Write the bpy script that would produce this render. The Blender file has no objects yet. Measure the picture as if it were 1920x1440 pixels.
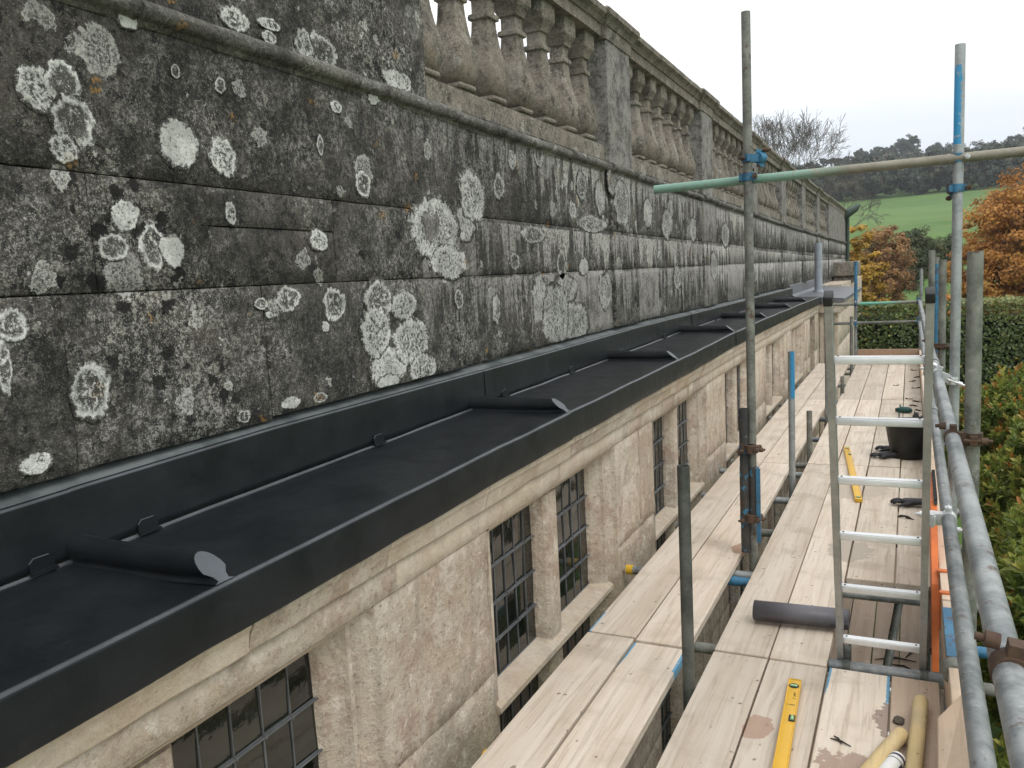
import bpy, bmesh, math, random
import numpy as np
from mathutils import Vector, Matrix, noise as mnoise

# ------------------------------------------------------------------ camera, sky, sun, exposure
scene = bpy.context.scene
COL = scene.collection
R_ = math.radians
cam_d = bpy.data.cameras.new('camera')
cam = bpy.data.objects.new('camera', cam_d); COL.objects.link(cam)
cam_d.sensor_width = 36.0
cam_d.lens = 36.0 * 1553.0 / 1920.0
cam_d.clip_start = 0.05
cam_d.clip_end = 6000
RX = ((0.90165541, 0.00861167, -0.43236947), (0.42932325, -0.13793518, 0.89255556), (-0.05195256, -0.99040382, -0.12806719))
cam.matrix_world = Matrix(((RX[0][0], -RX[0][1], -RX[0][2], 0.0),
                           (RX[1][0], -RX[1][1], -RX[1][2], 0.0),
                           (RX[2][0], -RX[2][1], -RX[2][2], 1.64),
                           (0, 0, 0, 1)))
scene.camera = cam

SUN_EL, SUN_AZ = R_(52), R_(125)      # azimuth clockwise from +Y
world = bpy.data.worlds.new('World'); scene.world = world; world.use_nodes = True
wt = world.node_tree; wt.nodes.clear()
w_out = wt.nodes.new('ShaderNodeOutputWorld'); w_bg = wt.nodes.new('ShaderNodeBackground')
sky = wt.nodes.new('ShaderNodeTexSky'); sky.sky_type = 'NISHITA'; sky.sun_disc = False
sky.sun_elevation = SUN_EL; sky.sun_rotation = SUN_AZ; sky.air_density = 2.0; sky.dust_density = 6.0
hsv = wt.nodes.new('ShaderNodeHueSaturation'); hsv.inputs['Saturation'].default_value = 0.25
hsv.inputs['Value'].default_value = 1.0
wt.links.new(sky.outputs[0], hsv.inputs['Color'])
# overcast cloud deck: brighter overhead than at the horizon
tc = wt.nodes.new('ShaderNodeTexCoord'); sx = wt.nodes.new('ShaderNodeSeparateXYZ')
wt.links.new(tc.outputs['Generated'], sx.inputs[0])
ramp = wt.nodes.new('ShaderNodeValToRGB'); ramp.color_ramp.interpolation = 'EASE'
cloud_n = wt.nodes.new('ShaderNodeTexNoise'); cloud_n.inputs['Scale'].default_value = 3.0; cloud_n.inputs['Detail'].default_value = 4
wt.links.new(tc.outputs['Generated'], cloud_n.inputs['Vector'])
cadd = wt.nodes.new('ShaderNodeMath'); cadd.operation = 'MULTIPLY_ADD'
wt.links.new(cloud_n.outputs['Fac'], cadd.inputs[0]); cadd.inputs[1].default_value = 0.10
csub = wt.nodes.new('ShaderNodeMath'); csub.operation = 'SUBTRACT'; csub.inputs[1].default_value = 0.05
wt.links.new(sx.outputs['Z'], csub.inputs[0]); wt.links.new(csub.outputs[0], cadd.inputs[2])
wt.links.new(cadd.outputs[0], ramp.inputs['Fac'])
els = ramp.color_ramp.elements
els[0].position = 0.05; els[0].color = (0.60, 0.66, 0.73, 1)
els[1].position = 1.0; els[1].color = (1.30, 1.32, 1.34, 1)
e = els.new(0.13); e.color = (0.76, 0.81, 0.87, 1)
e = els.new(0.19); e.color = (0.95, 0.98, 1.0, 1)
e = els.new(0.30); e.color = (1.12, 1.13, 1.14, 1)
cmul = wt.nodes.new('ShaderNodeMix'); cmul.data_type = 'RGBA'; cmul.blend_type = 'MULTIPLY'; cmul.inputs[0].default_value = 1.0
wt.links.new(ramp.outputs['Color'], cmul.inputs[6]); cmul.inputs[7].default_value = (10, 10, 10, 1)
wmix = wt.nodes.new('ShaderNodeMix'); wmix.data_type = 'RGBA'; wmix.inputs[0].default_value = 0.96
wt.links.new(hsv.outputs['Color'], wmix.inputs[6]); wt.links.new(cmul.outputs[2], wmix.inputs[7])
wt.links.new(wmix.outputs[2], w_bg.inputs['Color']); w_bg.inputs['Strength'].default_value = 0.128
wt.links.new(w_bg.outputs[0], w_out.inputs['Surface'])

sun_d = bpy.data.lights.new('sun', 'SUN'); sun = bpy.data.objects.new('sun', sun_d); COL.objects.link(sun)
sun_d.energy = 1.1; sun_d.angle = R_(25); sun_d.color = (1.0, 0.96, 0.9)
sd = Vector((math.sin(SUN_AZ) * math.cos(SUN_EL), math.cos(SUN_AZ) * math.cos(SUN_EL), math.sin(SUN_EL)))
sun.rotation_euler = sd.to_track_quat('Z', 'Y').to_euler(); sun.location = (20, -10, 40)

vs = scene.view_settings
vs.view_transform = 'Standard'; vs.look = 'None'; vs.exposure = 0.0; vs.gamma = 1.0; vs.use_curve_mapping = False
scene.cycles.use_denoising = True
scene.cycles.use_adaptive_sampling = True; scene.cycles.adaptive_threshold = 0.02
scene.cycles.max_bounces = 6; scene.cycles.diffuse_bounces = 3; scene.cycles.glossy_bounces = 3
scene.cycles.transmission_bounces = 3; scene.cycles.volume_bounces = 0
scene.cycles.sample_clamp_indirect = 6.0

# ------------------------------------------------------------------ helpers
rnd = random.Random(7)

class MB:
    """collects vertices and faces of one mesh"""
    def __init__(self):
        self.v = []; self.f = []; self.m = []; self.s = []
    def add(self, verts, faces, mi=0, smooth=False):
        o = len(self.v)
        self.v.extend([tuple(p) for p in verts])
        for f in faces:
            self.f.append(tuple(i + o for i in f)); self.m.append(mi); self.s.append(smooth)
    def box(self, x0, x1, y0, y1, z0, z1, mi=0):
        self.add([(x0,y0,z0),(x1,y0,z0),(x1,y1,z0),(x0,y1,z0),(x0,y0,z1),(x1,y0,z1),(x1,y1,z1),(x0,y1,z1)],
                 [(0,3,2,1),(4,5,6,7),(0,1,5,4),(1,2,6,5),(2,3,7,6),(3,0,4,7)], mi)
    def bbox(self, x0, x1, y0, y1, z0, z1, b=0.004, seg=1, mi=0, mat=None):
        bm = bmesh.new(); bmesh.ops.create_cube(bm, size=1.0)
        for v in bm.verts:
            v.co = Vector(((x0+x1)/2 + v.co.x*(x1-x0), (y0+y1)/2 + v.co.y*(y1-y0), (z0+z1)/2 + v.co.z*(z1-z0)))
        bmesh.ops.bevel(bm, geom=bm.edges[:], offset=b, segments=seg, affect='EDGES', profile=0.5)
        if mat is not None: bm.transform(mat)
        bm.verts.index_update()
        self.add([v.co[:] for v in bm.verts], [[v.index for v in f.verts] for f in bm.faces], mi, seg > 1)
        bm.free()
    def tube(self, p0, p1, r0, r1=None, n=14, caps=True, mi=0, hollow=False):
        p0 = Vector(p0); p1 = Vector(p1); r1 = r0 if r1 is None else r1
        d = (p1 - p0).normalized(); a = d.orthogonal().normalized(); b = d.cross(a)
        ring = lambda p, r: [p + a*math.cos(2*math.pi*i/n)*r + b*math.sin(2*math.pi*i/n)*r for i in range(n)]
        o = len(self.v)
        self.add(ring(p0, r0) + ring(p1, r1), [(i, (i+1) % n, n+(i+1) % n, n+i) for i in range(n)], mi, True)
        if hollow:
            for p, r, s in ((p0, r0, 1), (p1, r1, -1)):
                ri = r*0.84; dep = d*0.12*s
                vs_ = ring(p, r) + ring(p, ri) + ring(p+dep, ri)
                q = [(i, n+i, n+(i+1) % n, (i+1) % n) for i in range(n)] + [(n+i, 2*n+i, 2*n+(i+1) % n, n+(i+1) % n) for i in range(n)]
                q.append(tuple(2*n+i for i in range(n)))
                if s < 0: q = [tuple(reversed(f)) for f in q]
                self.add(vs_, q, mi, False)
        elif caps:
            self.add(ring(p0, r0), [tuple(reversed(range(n)))], mi); self.add(ring(p1, r1), [tuple(range(n))], mi)
    def path(self, pts, radii, n=8, mi=0, caps=True):
        pts = [Vector(p) for p in pts]; rings = []
        a = None
        for i, p in enumerate(pts):
            d = (pts[min(i+1, len(pts)-1)] - pts[max(i-1, 0)]).normalized()
            if a is None: a = d.orthogonal().normalized()
            a = (a - d*a.dot(d)).normalized(); b = d.cross(a)
            r = radii[i] if hasattr(radii, '__len__') else radii
            rings.append([p + a*math.cos(2*math.pi*k/n)*r + b*math.sin(2*math.pi*k/n)*r for k in range(n)])
        vs_ = [q for r in rings for q in r]
        fs = [(i*n+k, i*n+(k+1) % n, (i+1)*n+(k+1) % n, (i+1)*n+k) for i in range(len(pts)-1) for k in range(n)]
        if caps: fs += [tuple(reversed(range(n))), tuple((len(pts)-1)*n+k for k in range(n))]
        self.add(vs_, fs, mi, True)
    def sweep(self, prof, ys, off=None, closed=False, caps=False, mi=0, smooth=True, xoff=None):
        """profile of (x, z) points drawn along Y"""
        n = len(prof); vs_ = []
        for y in ys:
            dz = off(y) if off else 0.0; dx = xoff(y) if xoff else 0.0
            vs_ += [(x+dx, y, z+dz) for x, z in prof]
        k = n if closed else n-1
        fs = [(i*n+j, i*n+(j+1) % n, (i+1)*n+(j+1) % n, (i+1)*n+j) for i in range(len(ys)-1) for j in range(k)]
        self.add(vs_, fs, mi, smooth)
        if caps:
            self.add([(x+(xoff(ys[0]) if xoff else 0), ys[0], z+(off(ys[0]) if off else 0)) for x, z in prof], [tuple(range(n))], mi)
            self.add([(x+(xoff(ys[-1]) if xoff else 0), ys[-1], z+(off(ys[-1]) if off else 0)) for x, z in prof], [tuple(reversed(range(n)))], mi)
    def vprism(self, poly, z0, z1, mi=0, smooth=False):
        """polygon of (x, y) points extruded upward"""
        n = len(poly)
        self.add([(x, y, z0) for x, y in poly] + [(x, y, z1) for x, y in poly],
                 [(i, (i+1) % n, n+(i+1) % n, n+i) for i in range(n)] + [tuple(reversed(range(n))), tuple(range(n, 2*n))], mi, smooth)
    def lathe(self, prof, c=(0, 0, 0), n=24, mi=0):
        vs_ = [(c[0]+r*math.cos(2*math.pi*k/n), c[1]+r*math.sin(2*math.pi*k/n), c[2]+z) for r, z in prof for k in range(n)]
        fs = [(i*n+k, i*n+(k+1) % n, (i+1)*n+(k+1) % n, (i+1)*n+k) for i in range(len(prof)-1) for k in range(n)]
        self.add(vs_, fs, mi, True)
    def warp(self, fn):
        self.v = [fn(p) for p in self.v]; return self
    def mesh(self, name, mats):
        me = bpy.data.meshes.new(name); me.from_pydata(self.v, [], self.f); me.update()
        for m in (mats if isinstance(mats, (list, tuple)) else [mats]): me.materials.append(m)
        me.polygons.foreach_set('material_index', self.m); me.polygons.foreach_set('use_smooth', self.s)
        return me
    def build(self, name, mats, parent=None):
        return link(name, self.mesh(name, mats), parent)

def link(name, me, parent=None, loc=None, rot=None):
    o = bpy.data.objects.new(name, me); COL.objects.link(o)
    if parent is not None:
        o.parent = parent
        pm = parent.matrix_world if parent.parent is None else None
        base = world_of(parent)
        o.matrix_parent_inverse = base.inverted()
    if loc is not None: o.location = loc
    if rot is not None: o.rotation_euler = rot
    return o

def world_of(o):
    m = Matrix.LocRotScale(o.location, o.rotation_euler, o.scale)
    if o.parent is not None: return world_of(o.parent) @ o.matrix_parent_inverse @ m
    return m

def tag(o, label, cat, group=None, kind=None):
    if label: o['label'] = label
    if cat: o['category'] = cat
    if group: o['group'] = group
    if kind: o['kind'] = kind
    return o

def empty(name, loc=(0, 0, 0)):
    o = bpy.data.objects.new(name, None); COL.objects.link(o); o.location = loc; o.empty_display_size = 0.2
    return o

def interp(tab):
    xs = [t[0] for t in tab]; zs = [t[1] for t in tab]
    return lambda y: float(np.interp(y, xs, zs))

def frange(a, b, step):
    n = max(1, int(round((b-a)/step))); return [a+(b-a)*i/n for i in range(n+1)]

# ------------------------------------------------------------------ materials
class NT:
    def __init__(self, name):
        self.mat = bpy.data.materials.new(name); self.mat.use_nodes = True
        self.t = self.mat.node_tree; self.t.nodes.clear()
        self.out = self.t.nodes.new('ShaderNodeOutputMaterial')
        self.b = self.t.nodes.new('ShaderNodeBsdfPrincipled')
        self.t.links.new(self.b.outputs[0], self.out.inputs['Surface'])
        self.geo = self.t.nodes.new('ShaderNodeNewGeometry'); self.pos = self.geo.outputs['Position']
    def n(self, typ): return self.t.nodes.new(typ)
    def set(self, sock, v):
        if v is None: return
        if isinstance(v, bpy.types.NodeSocket): self.t.links.new(v, sock)
        else:
            if isinstance(v, (tuple, list)) and len(v) == 3 and sock.type == 'RGBA': v = (*v, 1)
            sock.default_value = v
    def math(self, op, a, b=None, c=None, clamp=False):
        m = self.n('ShaderNodeMath'); m.operation = op; m.use_clamp = clamp
        self.set(m.inputs[0], a); self.set(m.inputs[1], b); self.set(m.inputs[2], c); return m.outputs[0]
    def vmath(self, op, a, b=None):
        m = self.n('ShaderNodeVectorMath'); m.operation = op; self.set(m.inputs[0], a); self.set(m.inputs[1], b)
        return m.outputs['Value'] if op in ('LENGTH', 'DISTANCE') else m.outputs[0]
    def noise(self, vec, scale, detail=4, rough=0.55, dist=0.0, col=False):
        m = self.n('ShaderNodeTexNoise'); self.set(m.inputs['Vector'], vec)
        m.inputs['Scale'].default_value = scale; m.inputs['Detail'].default_value = detail
        m.inputs['Roughness'].default_value = rough; m.inputs['Distortion'].default_value = dist
        return m.outputs['Color' if col else 'Fac']
    def vor(self, vec, scale, rand=1.0):
        m = self.n('ShaderNodeTexVoronoi'); self.set(m.inputs['Vector'], vec)
        m.inputs['Scale'].default_value = scale; m.inputs['Randomness'].default_value = rand
        return m.outputs['Distance'], m.outputs['Color']
    def mix(self, f, a, b, mode='MIX'):
        m = self.n('ShaderNodeMix'); m.data_type = 'RGBA'; m.blend_type = mode
        self.set(m.inputs[0], f); self.set(m.inputs[6], a); self.set(m.inputs[7], b); return m.outputs[2]
    def step(self, v, lo, hi, a=0.0, b=1.0):
        m = self.n('ShaderNodeMapRange'); m.interpolation_type = 'SMOOTHSTEP'
        self.set(m.inputs[0], v); self.set(m.inputs[1], lo); self.set(m.inputs[2], hi)
        m.inputs[3].default_value = a; m.inputs[4].default_value = b; return m.outputs[0]
    def scale(self, vec, s):
        m = self.n('ShaderNodeMapping'); self.set(m.inputs['Vector'], vec); m.inputs['Scale'].default_value = s; return m.outputs[0]
    def sep(self, vec, i):
        m = self.n('ShaderNodeSeparateXYZ'); self.set(m.inputs[0], vec); return m.outputs[i]
    def bump(self, h, strength, dist=0.01, prev=None):
        m = self.n('ShaderNodeBump'); self.set(m.inputs['Height'], h)
        m.inputs['Strength'].default_value = strength; m.inputs['Distance'].default_value = dist
        if prev is not None: self.t.links.new(prev, m.inputs['Normal'])
        return m.outputs[0]
    def fin(self, color, rough, normal=None, metal=0.0, spec=None):
        self.set(self.b.inputs['Base Color'], color); self.set(self.b.inputs['Roughness'], rough)
        self.set(self.b.inputs['Metallic'], metal)
        if spec is not None: self.set(self.b.inputs['Specular IOR Level'], spec)
        if normal is not None: self.t.links.new(normal, self.b.inputs['Normal'])
        return self.mat

def rosette(nt, warpv, scale, rmax, thr, seedoff):
    """white crustose lichen: ring with a speckled inside; returns (inside, ring)"""
    d, c = nt.vor(nt.vmath('ADD', warpv, seedoff), scale)
    cr = nt.sep(c, 0); cg = nt.sep(c, 1)
    on = nt.math('GREATER_THAN', cg, thr)
    r = nt.math('MULTIPLY', nt.math('MULTIPLY_ADD', nt.math('POWER', cr, 1.6), 0.8, 0.2), rmax)
    q = nt.math('DIVIDE', d, r)
    edge = nt.step(q, 0.93, 1.05, 1, 0)
    ins = nt.math('MULTIPLY', edge, on)
    ring = nt.math('MULTIPLY', nt.math('MULTIPLY', nt.step(q, 0.62, 0.92), edge), on)
    return ins, ring

def stone_colour(nt, brown=0.25, dark=0.0, lich=1.0):
    P = nt.pos
    big = nt.noise(P, 1.9, 3, 0.6); mid = nt.noise(P, 10, 4, 0.65); fine = nt.noise(P, 62, 4, 0.75); grit = nt.noise(P, 190, 2, 0.6)
    wn = nt.noise(P, 26, 4, 0.7, col=True)
    wv = nt.vmath('SCALE', nt.vmath('SUBTRACT', wn, (0.5, 0.5, 0.5)), None); wv.node.inputs[3].default_value = 0.085
    WP = nt.vmath('ADD', P, wv)
    base = nt.mix(nt.step(mid, 0.30, 0.68), (0.019, 0.0185, 0.0175), (0.068, 0.064, 0.057))
    br = nt.math('MULTIPLY', nt.step(nt.noise(nt.vmath('ADD', P, (5, 3, 1)), 2.6, 4, 0.6), 0.50-0.2*brown, 0.76-0.2*brown), min(1.0, brown*1.8))
    base = nt.mix(br, base, (0.105, 0.091, 0.072))
    # light grey crust in speckled drifts
    drift = nt.math('ADD', nt.math('MULTIPLY', big, 0.55), nt.math('MULTIPLY', mid, 0.55))
    base = nt.mix(nt.math('MULTIPLY', nt.step(fine, 0.47, 0.60), nt.step(drift, 0.47, 0.70, 0.13, 1.0)), base, (0.285, 0.278, 0.25))
    base = nt.mix(nt.math('MULTIPLY', nt.step(nt.noise(nt.vmath('ADD', P, (9, 1, 4)), 36, 3, 0.75), 0.54, 0.62), 0.9), base, (0.018, 0.018, 0.018))
    base = nt.mix(nt.math('MULTIPLY', nt.step(grit, 0.57, 0.66), nt.step(drift, 0.44, 0.68, 0.15, 0.7)), base, (0.42, 0.415, 0.38))
    d, c = nt.vor(nt.vmath('ADD', WP, (1.7, 9.4, 2.6)), 34)
    fl = nt.math('MULTIPLY', nt.math('LESS_THAN', d, nt.math('MULTIPLY', nt.sep(c, 0), 0.30)), nt.math('GREATER_THAN', nt.sep(c, 1), 0.80))
    base = nt.mix(nt.math('MULTIPLY', fl, nt.step(big, 0.36, 0.60, 0.25, 0.85)), base, (0.48, 0.48, 0.45))
    # black crust spots, in colonies
    d, c = nt.vor(nt.vmath('ADD', WP, (2.2, 5.1, 7.3)), 15)
    sp = nt.math('MULTIPLY', nt.math('LESS_THAN', d, nt.math('MULTIPLY', nt.sep(c, 0), 0.5)), nt.math('GREATER_THAN', nt.sep(c, 1), 0.45))
    zz = nt.sep(P, 2)
    colony = nt.math('ADD', nt.step(big, 0.46, 0.60), nt.math('MULTIPLY', nt.math('MULTIPLY', nt.step(zz, 1.60, 1.68), nt.step(zz, 1.94, 2.0, 1, 0)), 0.6), clamp=True)
    base = nt.mix(nt.math('MULTIPLY', nt.math('MULTIPLY', sp, colony), 0.92), base, (0.011, 0.010, 0.010))
    # ochre lichen flecks
    d, c = nt.vor(nt.vmath('ADD', WP, (8.2, 1.1, 3.3)), 10)
    oc = nt.math('MULTIPLY', nt.math('LESS_THAN', d, 0.24), nt.math('GREATER_THAN', nt.sep(c, 1), 0.91))
    base = nt.mix(nt.math('MULTIPLY', oc, nt.step(fine, 0.44, 0.58, 0.0, 0.85)), base, (0.30, 0.165, 0.05))
    if lich > 0:
        far = nt.step(nt.sep(P, 1), 2.0, 5.5)
        spk = nt.step(nt.noise(nt.vmath('ADD', P, (3, 9, 6)), 110, 3, 0.75), 0.42, 0.60, 0.08, 0.8)
        for sc, rm, th, off in ((6.0, 0.42, 0.90, (3.1, 0.7, 8.2)), (12.0, 0.48, 0.88, (7.7, 2.2, 1.9)), (4.2, 0.46, 0.58, (1.3, 5.7, 4.4))):
            ins, ring = rosette(nt, WP, sc, rm, th, off)
            m = nt.math('MAXIMUM', nt.math('MULTIPLY', ring, nt.step(fine, 0.34, 0.52, 0.25, 0.9)), nt.math('MULTIPLY', ins, spk))
            if sc == 4.2: m = nt.math('MULTIPLY', m, nt.math('MULTIPLY', far, 0.75))
            base = nt.mix(nt.math('MULTIPLY', m, lich), base, (0.44, 0.44, 0.41))
        # pale crust hanging in runs from the bed joints of the farther stones
        yy = nt.sep(P, 1)
        zt = nt.math('ADD', zz, nt.math('MULTIPLY', nt.math('SUBTRACT', yy, 2.0), 0.011))
        run = nt.noise(nt.scale(P, (6, 8, 0.9)), 1.5, 5, 0.75)
        tot = None
        for bed, zsrc in ((1.648, zz), (1.955, zt), (2.40, zt)):
            dz = nt.math('SUBTRACT', bed, zsrc)
            t = nt.math('MULTIPLY', nt.step(dz, 0.0, 0.012), nt.step(nt.math('ADD', nt.math('MULTIPLY', dz, 1.0), nt.math('MULTIPLY_ADD', run, -1.9, 0.925)), 0.02, 0.16, 1, 0))
            t = nt.math('MULTIPLY', t, nt.math('LESS_THAN', dz, 0.46))
            tot = t if tot is None else nt.math('MAXIMUM', tot, t)
        m = nt.math('MULTIPLY', nt.math('MULTIPLY', tot, far), nt.step(fine, 0.38, 0.56, 0.15, 0.88))
        base = nt.mix(nt.math('MULTIPLY', m, lich), base, (0.42, 0.41, 0.38))
    return base, fine, mid, grit

def mat_stone(name, brown=0.25, lich=1.0, tint=None):
    nt = NT(name)
    col, fine, mid, grit = stone_colour(nt, brown, lich=lich)
    oi = nt.n('ShaderNodeObjectInfo')
    v = nt.math('MULTIPLY_ADD', oi.outputs['Random'], 0.45, 0.85)
    col = nt.mix(1.0, col, nt_rgb(nt, v), 'MULTIPLY')
    if tint:
        tf = nt.math('MULTIPLY', nt.step(nt.noise(nt.vmath('ADD', nt.pos, (6, 2, 9)), 8, 5, 0.72), 0.36, 0.60, 0.25, 1.35), nt.step(fine, 0.32, 0.58, 0.55, 1.15))
        col = nt.mix(nt.math('MULTIPLY', tf, tint[3], clamp=True), col, tint[:3])
    h = nt.math('ADD', nt.math('MULTIPLY', mid, 0.6), nt.math('ADD', nt.math('MULTIPLY', fine, 0.55), nt.math('MULTIPLY', grit, 0.25)))
    return nt.fin(col, 0.92, nt.bump(h, 0.95, 0.016), spec=0.25)

def nt_rgb(nt, v):
    m = nt.n('ShaderNodeCombineXYZ')
    for i in range(3): nt.set(m.inputs[i], v)
    return m.outputs[0]

def mat_lichen():
    nt = NT('white_crust_lichen')
    col, fine, mid, grit = stone_colour(nt, 0.2, lich=0.0)
    a = nt.n('ShaderNodeAttribute'); a.attribute_name = 'rim'
    wob = nt.math('ADD', nt.math('MULTIPLY_ADD', nt.noise(nt.pos, 24, 6, 0.78), 1.15, -0.575), nt.math('MULTIPLY_ADD', fine, 0.2, -0.10))
    q = nt.math('ADD', nt.math('MULTIPLY', a.outputs['Fac'], 1.12), wob)
    edn = nt.noise(nt.pos, 95, 4, 0.8)
    inside = nt.math('MULTIPLY', nt.step(nt.math('ADD', q, nt.math('MULTIPLY_ADD', edn, 0.9, -0.45)), 0.86, 1.02, 1, 0), nt.step(q, 1.0, 1.08, 1, 0))
    ring = nt.math('MULTIPLY', nt.math('MULTIPLY', nt.step(q, 0.58, 0.88), inside), nt.step(nt.noise(nt.pos, 40, 4, 0.75), 0.30, 0.46, 0.25, 1.0))
    den = nt.n('ShaderNodeAttribute'); den.attribute_name = 'dense'
    thr = nt.math('MULTIPLY_ADD', den.outputs['Fac'], -0.15, 0.58)
    spk = nt.step(nt.noise(nt.pos, 62, 4, 0.8), nt.math('SUBTRACT', thr, 0.05), nt.math('ADD', thr, 0.05), 0.06, 0.85)
    m = nt.math('MAXIMUM', ring, nt.math('MULTIPLY', spk, inside))
    m = nt.math('MULTIPLY', m, nt.step(grit, 0.30, 0.5, 0.7, 1.0))
    m = nt.math('MULTIPLY', m, nt.step(nt.sep(nt.pos, 1), 2.9, 4.2, 1.0, 0.62))
    col = nt.mix(m, col, nt.mix(nt.step(mid, 0.35, 0.65), (0.50, 0.505, 0.475), (0.80, 0.805, 0.77)))
    return nt.fin(col, 0.95, nt.bump(nt.math('ADD', fine, nt.math('MULTIPLY', m, 0.25)), 0.7, 0.01), spec=0.2)

def mat_lime(name, warm=0.0, clean=0.0):
    nt = NT(name); P = nt.pos
    oi = nt.n('ShaderNodeObjectInfo'); rv = oi.outputs['Random']
    Q = P
    a = nt.noise(Q, 2.2, 6, 0.62); b = nt.noise(Q, 7, 6, 0.66); f = nt.noise(P, 46, 6, 0.7); g = nt.noise(P, 170, 3, 0.6)
    st = nt.noise(nt.scale(P, (14, 14, 1.6)), 1.0, 5, 0.6)
    col = nt.mix(nt.step(a, 0.35, 0.66), (0.53, 0.455, 0.355), (0.60, 0.55, 0.465))
    col = nt.mix(nt.math('MULTIPLY', nt.step(b, 0.48, 0.62), 0.6-0.4*clean), col, (0.42, 0.31, 0.25))
    col = nt.mix(nt.math('MULTIPLY', nt.step(nt.noise(nt.vmath('ADD', P, (11, 3, 8)), 3.1, 5, 0.65), 0.52, 0.64), 0.6-0.35*clean), col, (0.36, 0.325, 0.275))
    col = nt.mix(nt.math('MULTIPLY', nt.step(nt.noise(nt.vmath('ADD', Q, (4, 4, 4)), 5, 6, 0.7), 0.52, 0.64), 0.75-0.45*clean), col, (0.68, 0.63, 0.555))
    col = nt.mix(nt.math('MULTIPLY', nt.step(st, 0.52, 0.74), 0.42-0.27*clean), col, (0.30, 0.26, 0.215))
    col = nt.mix(nt.math('MULTIPLY', nt.step(f, 0.55, 0.68), 0.6-0.42*clean), col, (0.17, 0.14, 0.115))
    col = nt.mix(nt.math('MULTIPLY', nt.step(f, 0.44, 0.28), 0.35), col, (0.60, 0.56, 0.50))
    if warm: col = nt.mix(warm, col, (0.40, 0.29, 0.18))
    col = nt.mix(1.0, col, nt_rgb(nt, nt.math('MULTIPLY_ADD', rv, 0.12, 0.86)), 'MULTIPLY')
    col = nt.mix(nt.math('MULTIPLY', nt.step(nt.noise(nt.vmath('ADD', P, (2, 6, 1)), 17, 5, 0.75), 0.50, 0.68), 0.65-0.5*clean), col, (0.34, 0.26, 0.215))
    col = nt.mix(nt.math('MULTIPLY', nt.step(nt.noise(nt.vmath('ADD', P, (7, 2, 5)), 15, 5, 0.75), 0.52, 0.68), 0.6-0.35*clean), col, (0.74, 0.70, 0.64))
    h = nt.math('ADD', nt.math('MULTIPLY', b, 1.0-0.6*clean), nt.math('ADD', nt.math('MULTIPLY', f, 0.5-0.3*clean), nt.math('MULTIPLY', g, 0.12)))
    col = nt.mix(1.0, col, (1.04, 1.01, 0.98), 'MULTIPLY')
    return nt.fin(col, 0.9, nt.bump(h, 1.0, 0.026), spec=0.25)

def mat_lead(name, c0, c1, rough, spec=0.5, metal=0.0):
    nt = NT(name); P = nt.pos
    a = nt.noise(P, 5, 6, 0.6); st = nt.noise(nt.scale(P, (3, 3, 22)), 2.0, 5, 0.6); f = nt.noise(P, 120, 3, 0.6)
    col = nt.mix(nt.step(a, 0.3, 0.7), c0, c1)
    col = nt.mix(nt.math('MULTIPLY', nt.step(f, 0.66, 0.74), 0.5), col, (c1[0]*2.2, c1[1]*2.2, c1[2]*2.2))
    col = nt.mix(nt.math('MULTIPLY', nt.step(nt.noise(nt.scale(P, (1.5, 0.5, 1.5)), 19, 6, 0.75), 0.60, 0.74), 0.35), col, tuple(v_*2.3 for v_ in c1))
    r = nt.math('ADD', nt.math('MULTIPLY_ADD', a, 0.34, rough-0.17), nt.math('MULTIPLY_ADD', st, 0.12, -0.06))
    h = nt.math('ADD', nt.math('ADD', nt.noise(P, 7, 3, 0.5), nt.math('MULTIPLY', nt.noise(nt.vmath('ADD', P, (4, 4, 4)), 2.3, 2, 0.5), 2.0)), nt.math('MULTIPLY', f, 0.03))
    return nt.fin(col, r, nt.bump(h, 0.32, 0.016), metal, spec)

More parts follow.
